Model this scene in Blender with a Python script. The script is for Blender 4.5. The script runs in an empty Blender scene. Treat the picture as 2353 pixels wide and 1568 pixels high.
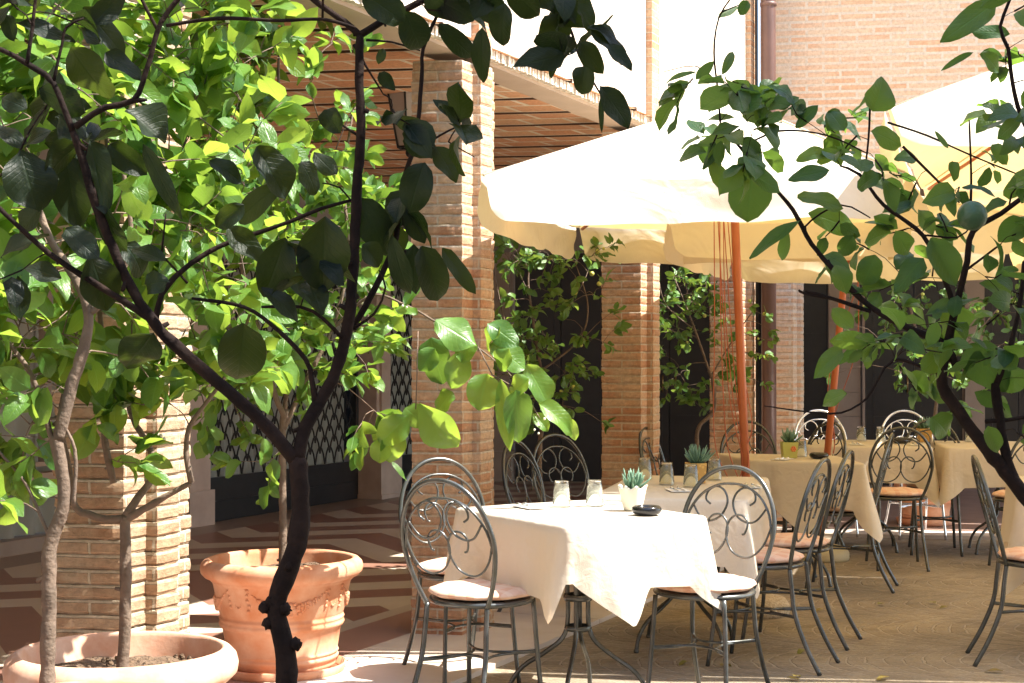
import bpy, math, random
from mathutils import Vector, Matrix, noise
R = math.radians
random.seed(7)
scene = bpy.context.scene
C = scene.collection
# ------------------------------------------------------------------ camera, sky, sun, exposure
EYE = 1.35; F = 3600.0; CX = 1176.0; HY = 825.0
cd = bpy.data.cameras.new('camera'); cam = bpy.data.objects.new('camera', cd); C.objects.link(cam)
cam.location = (0, 0, EYE); cam.rotation_euler = (R(90.65), 0, 0)
cd.lens = 36 * F / 2352; cd.sensor_width = 36; cd.clip_start = .05; cd.clip_end = 500
scene.camera = cam
SUN_EL = 57
sd = Vector((.985 * math.cos(R(SUN_EL)), -.175 * math.cos(R(SUN_EL)), math.sin(R(SUN_EL)))).normalized()
w = bpy.data.worlds.new('World'); scene.world = w; w.use_nodes = True
nt = w.node_tree; bg = nt.nodes['Background']
sky = nt.nodes.new('ShaderNodeTexSky'); sky.sky_type = 'NISHITA'; sky.sun_disc = False
sky.sun_elevation = R(SUN_EL); sky.sun_rotation = math.atan2(sd.x, sd.y)
nt.links.new(sky.outputs[0], bg.inputs[0]); bg.inputs[1].default_value = .15
ld = bpy.data.lights.new('sun', 'SUN'); lo = bpy.data.objects.new('sun', ld); C.objects.link(lo)
ld.energy = 4.2; ld.angle = R(.5); ld.color = (1, .95, .86)
lo.rotation_euler = sd.to_track_quat('Z', 'Y').to_euler(); lo.location = (8, -3, 12)
scene.view_settings.view_transform = 'Standard'; scene.view_settings.look = 'None'
scene.view_settings.exposure = 1.9; scene.view_settings.gamma = 1

def px(x, y, Z):                    # a point at depth Z seen in direction (x, y)
    return Vector(((x - CX) * Z / F, Z, EYE + (HY - y) * Z / F))
# ------------------------------------------------------------------ helpers
class MB:
    def __init__(s): s.v = []; s.f = []; s.uv = []; s.mi = []; s.col = []
    def add(s, vs, fs, uvs=None, mi=0, col=None):
        b = len(s.v); s.v += [tuple(p) for p in vs]
        for k, f in enumerate(fs):
            s.f.append(tuple(b + i for i in f)); s.mi.append(mi)
            s.uv.append(uvs[k] if uvs else None); s.col.append(col)
    def box(s, c, d, rot=0, mi=0, uvo=(0, 0)):
        x, y, z = d[0] / 2, d[1] / 2, d[2] / 2
        P = [Vector((a * x, b * y, e * z)) for e in (-1, 1) for b in (-1, 1) for a in (-1, 1)]
        m = Matrix.Rotation(rot, 3, 'Z'); c = Vector(c)
        V = [m @ p + c for p in P]
        F_ = [(0, 1, 5, 4), (3, 2, 6, 7), (1, 3, 7, 5), (2, 0, 4, 6), (4, 5, 7, 6), (2, 3, 1, 0)]
        D = [(d[0], d[2])] * 2 + [(d[1], d[2])] * 2 + [(d[0], d[1])] * 2
        base = [c.z - z] * 4 + [0, 0]
        U = []
        for (a, b), z0 in zip(D, base):
            u0, v0 = uvo[0], uvo[1] + z0
            U.append([(u0, v0), (u0 + a, v0), (u0 + a, v0 + b), (u0, v0 + b)])
        s.add(V, F_, U, mi)
    def tube(s, pts, r, n=6, caps=True, mi=0, smooth=0):
        pts = [Vector(p) for p in pts]
        rs = list(r) if isinstance(r, (list, tuple)) else [r] * len(pts)
        if smooth:
            q = []; qr = []
            L = len(pts)
            for i in range(L - 1):
                p0, p1, p2, p3 = pts[max(i - 1, 0)], pts[i], pts[i + 1], pts[min(i + 2, L - 1)]
                for k in range(smooth):
                    t = k / smooth
                    q.append(.5 * ((2 * p1) + (p2 - p0) * t + (2 * p0 - 5 * p1 + 4 * p2 - p3) * t * t + (3 * p1 - p0 - 3 * p2 + p3) * t ** 3))
                    qr.append(rs[i] * (1 - t) + rs[i + 1] * t)
            q.append(pts[-1]); qr.append(rs[-1]); pts, rs = q, qr
        V = []; prev = None
        for i, p in enumerate(pts):
            t = (pts[min(i + 1, len(pts) - 1)] - pts[max(i - 1, 0)])
            t = t.normalized() if t.length > 1e-9 else Vector((0, 0, 1))
            if prev is None: a = t.orthogonal().normalized()
            else:
                a = prev - t * prev.dot(t)
                a = a.normalized() if a.length > 1e-6 else t.orthogonal().normalized()
            prev = a; b = t.cross(a)
            for k in range(n):
                g = 2 * math.pi * k / n
                V.append(p + (a * math.cos(g) + b * math.sin(g)) * rs[i])
        Fc = []
        for i in range(len(pts) - 1):
            for k in range(n):
                k2 = (k + 1) % n
                Fc.append((i * n + k, i * n + k2, (i + 1) * n + k2, (i + 1) * n + k))
        if caps:
            Fc.append(tuple(range(n - 1, -1, -1))); Fc.append(tuple((len(pts) - 1) * n + k for k in range(n)))
        s.add(V, Fc, None, mi)
    def lathe(s, prof, n=48, c=(0, 0, 0), mi=0, wob=0, close=False):
        V = []
        for j, (r, z) in enumerate(prof):
            for k in range(n):
                g = 2 * math.pi * k / n
                rr = r * (1 + wob * noise.noise(Vector((math.cos(g) * 2, math.sin(g) * 2, z * 5))))
                V.append((c[0] + rr * math.cos(g), c[1] + rr * math.sin(g), c[2] + z))
        Fc = []
        for j in range(len(prof) - 1):
            for k in range(n):
                k2 = (k + 1) % n
                Fc.append((j * n + k, j * n + k2, (j + 1) * n + k2, (j + 1) * n + k))
        if prof[0][0] > 1e-4: Fc.append(tuple(range(n - 1, -1, -1)))
        if prof[-1][0] > 1e-4 and close: Fc.append(tuple((len(prof) - 1) * n + k for k in range(n)))
        s.add(V, Fc, None, mi)
    def grid(s, fn, nu, nv, mi=0, uvf=None, col=None, wrap=False):
        V = [fn(i / nu, j / nv) for j in range(nv + 1) for i in range(nu + 1)]
        Fc = []; U = []
        for j in range(nv):
            for i in range(nu):
                a = j * (nu + 1) + i
                Fc.append((a, a + 1, a + nu + 2, a + nu + 1))
                q = [(i / nu, j / nv), ((i + 1) / nu, j / nv), ((i + 1) / nu, (j + 1) / nv), (i / nu, (j + 1) / nv)]
                U.append([uvf(*p) if uvf else p for p in q])
        s.add(V, Fc, U, mi, col)
    def sphere(s, c, r, n=10, m=7, mi=0, sq=1, wob=0):
        V = []; c = Vector(c)
        for j in range(m + 1):
            th = math.pi * j / m
            for k in range(n):
                g = 2 * math.pi * k / n
                d = Vector((math.sin(th) * math.cos(g), math.sin(th) * math.sin(g), math.cos(th) * sq))
                V.append(c + d * r * (1 + wob * noise.noise(d * 2 + c * 9)))
        Fc = [(j * n + k, (j + 1) * n + k, (j + 1) * n + (k + 1) % n, j * n + (k + 1) % n) for j in range(m) for k in range(n)]
        s.add(V, Fc, None, mi)
    def build(s, name, mats, parent=None, smooth=True, solid=0):
        me = bpy.data.meshes.new(name)
        me.from_pydata(s.v, [], s.f); me.update()
        if not isinstance(mats, (list, tuple)): mats = [mats]
        for m in mats: me.materials.append(m)
        me.polygons.foreach_set('material_index', s.mi)
        me.polygons.foreach_set('use_smooth', [smooth] * len(s.f))
        if any(u for u in s.uv):
            ul = me.uv_layers.new(name='UVMap'); flat = []
            for f, u in zip(s.f, s.uv):
                for k in range(len(f)): flat += list(u[k]) if u else [0, 0]
            ul.data.foreach_set('uv', flat)
        if any(c is not None for c in s.col):
            ca = me.color_attributes.new('tone', 'FLOAT_COLOR', 'CORNER'); flat = []
            for f, c in zip(s.f, s.col):
                c = c or (.5, .5, .5); flat += [c[0], c[1], c[2], 1] * len(f)
            ca.data.foreach_set('color', flat)
        o = bpy.data.objects.new(name, me); C.objects.link(o)
        if parent: o.parent = parent
        if solid:
            md = o.modifiers.new('solid', 'SOLIDIFY'); md.thickness = solid
        return o
def tag(o, label=None, cat=None, group=None, kind=None):
    if label: o['label'] = label
    if cat: o['category'] = cat
    if group: o['group'] = group
    if kind: o['kind'] = kind
    return o
def empty(name, loc, rz=0, **k):
    o = bpy.data.objects.new(name, None); C.objects.link(o); o.location = loc; o.rotation_euler = (0, 0, rz)
    o.empty_display_size = .1
    return tag(o, **k)
def copy_tree(o, parent=None):
    c = o.copy(); C.objects.link(c)
    if parent: c.parent = parent
    for ch in [x for x in o.children]: copy_tree(ch, c)
    return c
# ------------------------------------------------------------------ materials
def newmat(name):
    m = bpy.data.materials.new(name); m.use_nodes = True
    n = m.node_tree.nodes; b = n['Principled BSDF']
    return m, n, m.node_tree.links, b
def ramp(n, l, fac, stops):
    r = n.new('ShaderNodeValToRGB'); e = r.color_ramp.elements
    e[0].position, e[0].color = stops[0][0], (*stops[0][1], 1)
    e[1].position, e[1].color = stops[-1][0], (*stops[-1][1], 1)
    for p, c in stops[1:-1]:
        x = e.new(p); x.color = (*c, 1)
    l.new(fac, r.inputs[0]); return r.outputs[0]
def mixc(n, l, fac, a, b, mode='MIX'):
    x = n.new('ShaderNodeMix'); x.data_type = 'RGBA'; x.blend_type = mode
    for sock, v in ((x.inputs[0], fac), (x.inputs[6], a), (x.inputs[7], b)):
        if hasattr(v, 'is_linked'): l.new(v, sock)
        elif isinstance(v, (int, float)): sock.default_value = v
        else: sock.default_value = (*v, 1)
    return x.outputs[2]
def tex(n, l, kind, scale, vec=None, **k):
    t = n.new('ShaderNodeTex' + kind)
    if 'Scale' in t.inputs: t.inputs['Scale'].default_value = scale
    for a, v in k.items(): t.inputs[a].default_value = v
    if vec is not None: l.new(vec, t.inputs['Vector'])
    return t
def math_(n, l, op, a, b=None, c=None):
    x = n.new('ShaderNodeMath'); x.operation = op
    for s_, v in zip(x.inputs, (a, b, c)):
        if v is None: continue
        if hasattr(v, 'is_linked'): l.new(v, s_)
        else: s_.default_value = v
    return x.outputs[0]
def bump(n, l, b, h, strength=.5, dist=.01):
    x = n.new('ShaderNodeBump'); x.inputs['Strength'].default_value = strength; x.inputs['Distance'].default_value = dist
    l.new(h, x.inputs['Height']); l.new(x.outputs[0], b.inputs['Normal']); return x
def simple(name, col, col2=None, scale=8, rough=.6, metal=0, bmp=.2, bscale=40, spec=.5, dist=.004, detail=6):
    m, n, l, b = newmat(name)
    tc = n.new('ShaderNodeTexCoord')
    if col2 is None: col2 = tuple(c * .8 for c in col)
    nz = tex(n, l, 'Noise', scale, tc.outputs['Object'], Detail=detail, Roughness=.6)
    l.new(ramp(n, l, nz.outputs[0], [(.35, col), (.65, col2)]), b.inputs['Base Color'])
    b.inputs['Roughness'].default_value = rough; b.inputs['Metallic'].default_value = metal
    b.inputs['Specular IOR Level'].default_value = spec
    if bmp:
        nb = tex(n, l, 'Noise', bscale, tc.outputs['Object'], Detail=5)
        bump(n, l, b, nb.outputs[0], bmp, dist)
    return m
def brick(name, c1, c2, mortar, bw, rh, ms=.007, fade=(.6, .5, .4), fadeamt=.5, bmp=.6, rough=.9, offs=.5, rust=None):
    m, n, l, b = newmat(name)
    uv = n.new('ShaderNodeUVMap'); uv.uv_map = 'UVMap'
    nz0 = tex(n, l, 'Noise', 3.5, uv.outputs[0], Detail=3)
    wv = n.new('ShaderNodeVectorMath'); wv.operation = 'MULTIPLY_ADD'
    l.new(nz0.outputs['Color'], wv.inputs[0]); wv.inputs[1].default_value = (.012, .012, 0); l.new(uv.outputs[0], wv.inputs[2])
    br = n.new('ShaderNodeTexBrick'); l.new(wv.outputs[0], br.inputs['Vector'])
    br.offset = offs
    for k, v in (('Scale', 1), ('Mortar Size', ms), ('Mortar Smooth', .25), ('Brick Width', bw), ('Row Height', rh), ('Bias', 0)):
        br.inputs[k].default_value = v
    br.inputs['Color1'].default_value = (*c1, 1); br.inputs['Color2'].default_value = (*c2, 1); br.inputs['Mortar'].default_value = (*mortar, 1)
    nz = tex(n, l, 'Noise', 2.3, uv.outputs[0], Detail=8, Roughness=.7)
    f = ramp(n, l, nz.outputs[0], [(.42, (0, 0, 0)), (.62, (1, 1, 1))])
    fm = math_(n, l, 'MULTIPLY', f, fadeamt)
    c = mixc(n, l, fm, br.outputs['Color'], fade)
    nf = tex(n, l, 'Noise', 38, uv.outputs[0], Detail=6, Roughness=.7)
    g = ramp(n, l, nf.outputs[0], [(.3, (.72, .72, .72)), (.7, (1.12, 1.12, 1.12))])
    c = mixc(n, l, 1, c, g, 'MULTIPLY')
    l.new(c, b.inputs['Base Color']); b.inputs['Roughness'].default_value = rough
    b.inputs['Specular IOR Level'].default_value = .2
    h = math_(n, l, 'MULTIPLY_ADD', br.outputs['Fac'], -1, nf.outputs[0])
    nf2 = tex(n, l, 'Noise', 14, uv.outputs[0], Detail=4)
    h = math_(n, l, 'ADD', h, nf2.outputs[0])
    bump(n, l, b, h, bmp, .008)
    return m
def leafmat(name, col, col2, trans, tf=.42, rough=.36, spec=.5):
    m, n, l, b = newmat(name)
    at = n.new('ShaderNodeVertexColor'); at.layer_name = 'tone'
    sp = n.new('ShaderNodeSeparateColor'); l.new(at.outputs[0], sp.inputs[0])
    uv = n.new('ShaderNodeUVMap'); uv.uv_map = 'UVMap'
    su = n.new('ShaderNodeSeparateXYZ'); l.new(uv.outputs[0], su.inputs[0])
    a = math_(n, l, 'ABSOLUTE', math_(n, l, 'SUBTRACT', su.outputs[0], .5))
    vein = math_(n, l, 'SUBTRACT', 1, math_(n, l, 'SMOOTH_MIN', math_(n, l, 'MULTIPLY', a, 22), 1, .2))
    vy = math_(n, l, 'ADD', math_(n, l, 'MULTIPLY', su.outputs[1], 9), math_(n, l, 'MULTIPLY', a, -5))
    fr = math_(n, l, 'ABSOLUTE', math_(n, l, 'SUBTRACT', math_(n, l, 'FRACT', vy), .5))
    side = math_(n, l, 'SUBTRACT', 1, math_(n, l, 'SMOOTH_MIN', math_(n, l, 'MULTIPLY', fr, 9), 1, .2))
    vv = math_(n, l, 'MAXIMUM', vein, math_(n, l, 'MULTIPLY', side, .45))
    base = mixc(n, l, sp.outputs[0], col, col2)
    base = mixc(n, l, math_(n, l, 'MULTIPLY', vv, .3), base, tuple(min(1, c * 2.2) for c in col2))
    l.new(base, b.inputs['Base Color']); b.inputs['Roughness'].default_value = rough
    b.inputs['Specular IOR Level'].default_value = spec
    tr = n.new('ShaderNodeBsdfTranslucent')
    tc = mixc(n, l, sp.outputs[1], (min(1, trans[0] * 1.3), trans[1], trans[2]), tuple(c * .4 for c in trans))
    tc = mixc(n, l, math_(n, l, 'MULTIPLY', vv, .35), tc, tuple(c * .45 for c in trans))
    l.new(tc, tr.inputs[0])
    mx = n.new('ShaderNodeMixShader'); mx.inputs[0].default_value = tf
    l.new(b.outputs[0], mx.inputs[1]); l.new(tr.outputs[0], mx.inputs[2])
    l.new(mx.outputs[0], n['Material Output'].inputs[0])
    nz = tex(n, l, 'Noise', 9, uv.outputs[0], Detail=2)
    bump(n, l, b, math_(n, l, 'ADD', math_(n, l, 'MULTIPLY', vv, -.8), nz.outputs[0]), .4, .0035)
    return m
def cloth(name, col, trans, tf, wr=.35, scale=3, fine=260, rough=.85, crease=0):
    m, n, l, b = newmat(name)
    tc = n.new('ShaderNodeTexCoord')
    nz = tex(n, l, 'Noise', 2.2, tc.outputs['Object'], Detail=5)
    l.new(mixc(n, l, nz.outputs[0], col, tuple(c * .93 for c in col)), b.inputs['Base Color'])
    b.inputs['Roughness'].default_value = rough; b.inputs['Specular IOR Level'].default_value = .15
    tr = n.new('ShaderNodeBsdfTranslucent'); tr.inputs[0].default_value = (*trans, 1)
    mx = n.new('ShaderNodeMixShader'); mx.inputs[0].default_value = tf
    l.new(b.outputs[0], mx.inputs[1]); l.new(tr.outputs[0], mx.inputs[2]); l.new(mx.outputs[0], n['Material Output'].inputs[0])
    n1 = tex(n, l, 'Noise', scale, tc.outputs['Object'], Detail=3, Distortion=1.2)
    n2 = tex(n, l, 'Noise', fine, tc.outputs['Object'], Detail=2)
    h = math_(n, l, 'MULTIPLY_ADD', n2.outputs[0], .03, n1.outputs[0])
    if crease:
        sx = n.new('ShaderNodeSeparateXYZ'); l.new(tc.outputs['Object'], sx.inputs[0])
        for k in (0, 1):
            c1 = math_(n, l, 'ABSOLUTE', math_(n, l, 'SUBTRACT', math_(n, l, 'FRACT', math_(n, l, 'DIVIDE', sx.outputs[k], crease)), .5))
            h = math_(n, l, 'MULTIPLY_ADD', math_(n, l, 'MINIMUM', math_(n, l, 'MULTIPLY', c1, 16), 1), .1, h)
        n3 = tex(n, l, 'Noise', 14, tc.outputs['Object'], Detail=4, Distortion=2); h = math_(n, l, 'MULTIPLY_ADD', n3.outputs[0], .22, h)
    x = bump(n, l, b, h, wr, .05); l.new(x.outputs[0], tr.inputs['Normal'])
    return m
M = {}
M['pier'] = brick('pier_brick', (.44, .19, .095), (.6, .38, .23), (.58, .48, .37), .27, .05, .0055, (.57, .43, .3), .8, .9)
M['pier_old'] = brick('old_pier_brick', (.36, .21, .12), (.46, .3, .19), (.52, .44, .33), .27, .05, .006, (.5, .4, .28), .7, 1)
M['facade'] = brick('facade_brick', (.68, .52, .38), (.74, .64, .52), (.72, .66, .57), .28, .055, .008, (.74, .68, .58), .9, .5)
M['wing'] = brick('wing_brick', (.6, .34, .2), (.62, .47, .34), (.6, .52, .43), .26, .056, .012, (.6, .47, .36), .75, .5)
M['ceil'] = brick('ceiling_tile', (.74, .34, .18), (.82, .5, .3), (.9, .78, .62), .3, .255, .018, (.72, .46, .3), .4, .5)
M['mortar'] = simple('mortar', (.5, .42, .33), (.42, .34, .27), 30, .95, bmp=.6)
M['plaster'] = simple('plaster', (.5, .38, .29), (.44, .33, .25), 4, .9, bmp=.3)
M['greyplaster'] = simple('grey_plaster', (.34, .3, .28), (.28, .25, .23), 3, .9)
M['marble'] = simple('pink_marble', (.6, .48, .4), (.5, .38, .31), 5, .35, bmp=.05)
M['tan'] = simple('tan_cladding', (.4, .32, .26), (.33, .26, .21), 3, .5)
M['black'] = simple('black_door_paint', (.012, .012, .014), (.02, .02, .022), 6, .35, bmp=.1)
M['iron'] = simple('dark_iron', (.03, .03, .034), (.02, .02, .02), 9, .45, .4)
M['dark'] = simple('dark_room', (.01, .01, .01), (.014, .013, .012), 3, .9)  # near-black colour stands for the darkness of the unlit rooms
M['chair'] = simple('chair_paint', (.13, .135, .135), (.08, .085, .078), 15, .27, .6, bmp=.05, bscale=200)
M['silver'] = simple('silver_tube', (.75, .77, .8), (.65, .67, .7), 15, .2, .9, bmp=.02)
M['lattice'] = simple('lattice_iron', (.025, .024, .024), (.015, .015, .015), 20, .5, .3)
M['curtain'] = simple('pale_curtain', (.42, .43, .38), (.36, .37, .33), 2, .9)
M['terra'] = simple('terracotta', (.6, .24, .115), (.7, .4, .26), 7, .85, bmp=.25, bscale=60, spec=.3)
M['terra2'] = simple('pale_terracotta', (.62, .31, .19), (.74, .5, .37), 7, .75, bmp=.25, bscale=60, spec=.3)
M['soil'] = simple('soil', (.1, .06, .035), (.2, .13, .08), 30, 1, bmp=1, bscale=60, dist=.03)
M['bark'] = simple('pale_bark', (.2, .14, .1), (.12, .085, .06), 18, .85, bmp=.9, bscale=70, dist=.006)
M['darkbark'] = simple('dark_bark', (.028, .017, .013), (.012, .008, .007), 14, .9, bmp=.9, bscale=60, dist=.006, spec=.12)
M['wood'] = simple('umbrella_wood', (.5, .15, .05), (.42, .11, .035), 5, .4, bmp=.1)
M['rope'] = simple('red_cord', (.5, .13, .06), None, 9, .8)
M['pipe'] = simple('copper_pipe', (.15, .08, .065), (.11, .06, .05), 3, .5, .1, bmp=.05)
M['pebble'] = simple('pebble_concrete', (.6, .5, .36), (.3, .22, .14), 90, .9, bmp=1, bscale=90, dist=.012)
M['beige'] = simple('beige_plastic', (.55, .46, .28), None, 4, .6)
M['tabletop'] = simple('table_top', (.2, .17, .14), None, 4, .6)
M['ash'] = simple('black_ashtray', (.012, .012, .014), None, 4, .15, bmp=0)
M['paper'] = simple('paper_napkin', (.8, .78, .74), (.76, .74, .7), 4, .9, bmp=.1)
M['white_pot'] = simple('white_ceramic', (.76, .73, .62), (.7, .66, .52), 7, .5, bmp=.1)
M['cloth'] = cloth('table_linen', (.82, .74, .62), (.86, .66, .44), .27, .3, 4, crease=.31)
M['canvas'] = cloth('umbrella_canvas', (.86, .8, .66), (.82, .62, .26), .29, .5, 2.5)
M['leaf'] = leafmat('lemon_leaf', (.045, .14, .022), (.12, .25, .045), (.36, .64, .07), .46)
M['leaf_front'] = leafmat('shaded_lemon_leaf', (.0015, .007, .006), (.007, .018, .005), (.07, .13, .012), .3, .5, .3)  # darker copy of the leaf, foreground shade put into its colour
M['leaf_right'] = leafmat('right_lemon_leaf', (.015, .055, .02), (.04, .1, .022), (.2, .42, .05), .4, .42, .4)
M['leaf_back'] = leafmat('arcade_lemon_leaf', (.06, .16, .03), (.12, .24, .05), (.25, .45, .06), .35)
M['succulent'] = simple('succulent', (.1, .2, .12), (.2, .32, .22), 12, .6, bmp=0)
M['fruit'] = simple('green_fruit', (.03, .075, .03), (.045, .1, .035), 60, .4, bmp=.4, bscale=150)
M['yfruit'] = simple('yellow_fruit', (.5, .5, .12), (.4, .45, .1), 60, .4, bmp=.3, bscale=150)
M['petal'] = simple('blossom', (.75, .75, .6), (.7, .7, .5), 60, .7, bmp=0)
def glassmat():
    m, n, l, b = newmat('tumbler_glass')
    tc = n.new('ShaderNodeTexCoord'); nz = tex(n, l, 'Noise', 30, tc.outputs['Object'])
    b.inputs['Base Color'].default_value = (.93, .97, .95, 1); b.inputs['Transmission Weight'].default_value = 1
    l.new(ramp(n, l, nz.outputs[0], [(.3, (.02, .02, .02)), (.7, (.08, .08, .08))]), b.inputs['Roughness'])
    b.inputs['IOR'].default_value = 1.45
    return m
M['glass'] = glassmat()
def lanternglass():
    m, n, l, b = newmat('lantern_glass'); tc = n.new('ShaderNodeTexCoord'); nz = tex(n, l, 'Noise', 8, tc.outputs['Object'])
    l.new(ramp(n, l, nz.outputs[0], [(.3, (.4, .35, .31)), (.7, (.46, .4, .36))]), b.inputs['Base Color'])
    b.inputs['Roughness'].default_value = .35; b.inputs['Transmission Weight'].default_value = .25
    return m
M['lglass'] = lanternglass()
def cushion_mat():
    m, n, l, b = newmat('check_cushion'); tc = n.new('ShaderNodeTexCoord')
    s = n.new('ShaderNodeSeparateXYZ'); l.new(tc.outputs['Object'], s.inputs[0])
    f = math_(n, l, 'FRACT', math_(n, l, 'MULTIPLY', s.outputs[0], 13)); g = math_(n, l, 'FRACT', math_(n, l, 'MULTIPLY', s.outputs[1], 13))
    f = math_(n, l, 'GREATER_THAN', f, .62); g = math_(n, l, 'GREATER_THAN', g, .7)
    c = mixc(n, l, math_(n, l, 'MULTIPLY', f, .7), (.74, .5, .38), (.68, .36, .24)); c = mixc(n, l, math_(n, l, 'MULTIPLY', g, .45), c, (.8, .62, .5))
    l.new(c, b.inputs['Base Color']); b.inputs['Roughness'].default_value = .9
    nz = tex(n, l, 'Noise', 9, tc.outputs['Object'], Detail=3); bump(n, l, b, nz.outputs[0], .5, .02)
    return m
M['cushion'] = cushion_mat()
def potpaint(name, base, spot):
    m, n, l, b = newmat(name); tc = n.new('ShaderNodeTexCoord')
    v = tex(n, l, 'Voronoi', 45, tc.outputs['Object']); f = math_(n, l, 'LESS_THAN', v.outputs['Distance'], .32)
    l.new(mixc(n, l, f, base, spot), b.inputs['Base Color']); b.inputs['Roughness'].default_value = .5
    return m
M['orange_pot'] = potpaint('orange_pattern_pot', (.62, .36, .1), (.78, .5, .15))
M['green_pot'] = simple('green_pot', (.42, .44, .12), (.5, .48, .13), 6, .5)
M['flower_red'] = simple('flower_motif', (.65, .16, .06), (.7, .25, .08), 60, .6)
# ground: setts laid in stacked arcs
def settmat():
    m, n, l, b = newmat('arc_setts'); tc = n.new('ShaderNodeTexCoord')
    s = n.new('ShaderNodeSeparateXYZ'); l.new(tc.outputs['Object'], s.inputs[0])
    nz0 = tex(n, l, 'Noise', 5, tc.outputs['Object'], Detail=2)
    W = .82
    u = math_(n, l, 'DIVIDE', s.outputs[1], W); fu = math_(n, l, 'SUBTRACT', math_(n, l, 'FRACT', u), .5)
    arc = math_(n, l, 'MULTIPLY', math_(n, l, 'MULTIPLY', fu, fu), 1.15)
    v = math_(n, l, 'ADD', math_(n, l, 'SUBTRACT', s.outputs[0], arc), math_(n, l, 'MULTIPLY', nz0.outputs[0], .075))
    cb = n.new('ShaderNodeCombineXYZ')
    l.new(math_(n, l, 'ADD', s.outputs[1], math_(n, l, 'MULTIPLY', nz0.outputs[0], .03)), cb.inputs[0]); l.new(v, cb.inputs[1])
    br = n.new('ShaderNodeTexBrick'); l.new(cb.outputs[0], br.inputs['Vector'])
    for k, x in (('Scale', 1), ('Mortar Size', .008), ('Mortar Smooth', .5), ('Brick Width', .1), ('Row Height', .085)): br.inputs[k].default_value = x
    br.inputs['Color1'].default_value = (.265, .21, .15, 1); br.inputs['Color2'].default_value = (.35, .285, .205, 1); br.inputs['Mortar'].default_value = (.42, .345, .265, 1)
    nz = tex(n, l, 'Noise', 45, tc.outputs['Object'], Detail=6, Roughness=.7)
    nl = tex(n, l, 'Noise', 1.6, tc.outputs['Object'], Detail=5)
    c = mixc(n, l, 1, br.outputs[0], ramp(n, l, nz.outputs[0], [(.3, (.75, .75, .75)), (.7, (1.15, 1.15, 1.15))]), 'MULTIPLY')
    c = mixc(n, l, 1, c, ramp(n, l, nl.outputs[0], [(.3, (.7, .7, .7)), (.7, (1.2, 1.18, 1.12))]), 'MULTIPLY')
    l.new(c, b.inputs['Base Color']); b.inputs['Roughness'].default_value = .75
    h = math_(n, l, 'MULTIPLY_ADD', br.outputs['Fac'], -1, math_(n, l, 'MULTIPLY', nz.outputs[0], .7))
    nz2 = tex(n, l, 'Noise', 12, tc.outputs['Object'], Detail=2)
    h = math_(n, l, 'ADD', h, nz2.outputs[0])
    bump(n, l, b, h, 1, .012)
    return m
M['setts'] = settmat()
M['brass'] = simple('old_brass', (.4, .28, .12), None, 9, .35, .8)
# ------------------------------------------------------------------ courtyard frame of reference
A1 = math.atan2(.407, .914)                              # the arcade runs away to the right
e1 = Vector((math.sin(A1), math.cos(A1), 0)); inw = Vector((-math.cos(A1), math.sin(A1), 0))
e2 = Vector((math.cos(R(10)), -math.sin(R(10)), 0))      # cross walls
REF = Vector((-.1, 7.78, 0))
def A(t, d=0, h=0): return REF + e1 * t + inw * d + Vector((0, 0, h))
ROT1 = math.pi / 2 - A1                                   # box x axis along e1
def wallbox(mb, t0, t1, d0, d1, h0, h1, mi=0):
    c = A((t0 + t1) / 2, (d0 + d1) / 2, (h0 + h1) / 2)
    mb.box(c, (t1 - t0, abs(d1 - d0), h1 - h0), ROT1, mi, (t0, 0))
# ground
g = MB(); g.box((0, 0, -.5), (400, 400, 1)); tag(g.build('ground', M['setts'], smooth=False), kind='structure')
def arcadefloor():
    m, n, l, b = newmat('arcade_marble'); uv = n.new('ShaderNodeUVMap'); uv.uv_map = 'UVMap'
    s = n.new('ShaderNodeSeparateXYZ'); l.new(uv.outputs[0], s.inputs[0])
    t, d = s.outputs[0], s.outputs[1]
    z = math_(n, l, 'ABSOLUTE', math_(n, l, 'SUBTRACT', math_(n, l, 'FRACT', math_(n, l, 'DIVIDE', d, 1.7)), .5))
    q = math_(n, l, 'ADD', t, math_(n, l, 'MULTIPLY', z, 1.5))
    f = math_(n, l, 'GREATER_THAN', math_(n, l, 'FRACT', math_(n, l, 'DIVIDE', q, .78)), .5)
    nz = tex(n, l, 'Noise', 5, uv.outputs[0], Detail=8, Roughness=.7)
    a = mixc(n, l, nz.outputs[0], (.23, .115, .08), (.32, .17, .12)); e = mixc(n, l, nz.outputs[0], (.62, .54, .42), (.52, .44, .35))
    c = mixc(n, l, f, a, e)
    # border bands by the pillars and along the far wall
    for lo_, hi_, col in ((-1, .62, (.36, .2, .15)), (.62, .72, (.5, .42, .34)), (3.75, 5, (.3, .23, .18))):
        m_ = math_(n, l, 'MULTIPLY', math_(n, l, 'GREATER_THAN', d, lo_), math_(n, l, 'LESS_THAN', d, hi_))
        c = mixc(n, l, m_, c, col)
    l.new(c, b.inputs['Base Color']); b.inputs['Roughness'].default_value = .38
    return m
M['afloor'] = arcadefloor()
def flatslab(mb, t0, t1, d0, d1, z, th):
    P = [A(t0, d0), A(t1, d0), A(t1, d1), A(t0, d1)]
    V = [Vector((p.x, p.y, z - th)) for p in P] + [Vector((p.x, p.y, z)) for p in P]
    U = [(t0, d0), (t1, d0), (t1, d1), (t0, d1)]
    mb.add(V, [(4, 5, 6, 7)][:1] + [(0, 3, 2, 1), (0, 1, 5, 4), (1, 2, 6, 5), (2, 3, 7, 6), (3, 0, 4, 7)], [U, U, U, U, U, U])
g = MB(); flatslab(g, -9, 11.5, .3, 4.6, .02, .1); tag(g.build('arcade_floor', M['afloor'], smooth=False), kind='structure')
M['kerb'] = simple('kerb_stone', (.62, .54, .47), (.54, .45, .38), 3, .7, bmp=.3)
g = MB()
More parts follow.
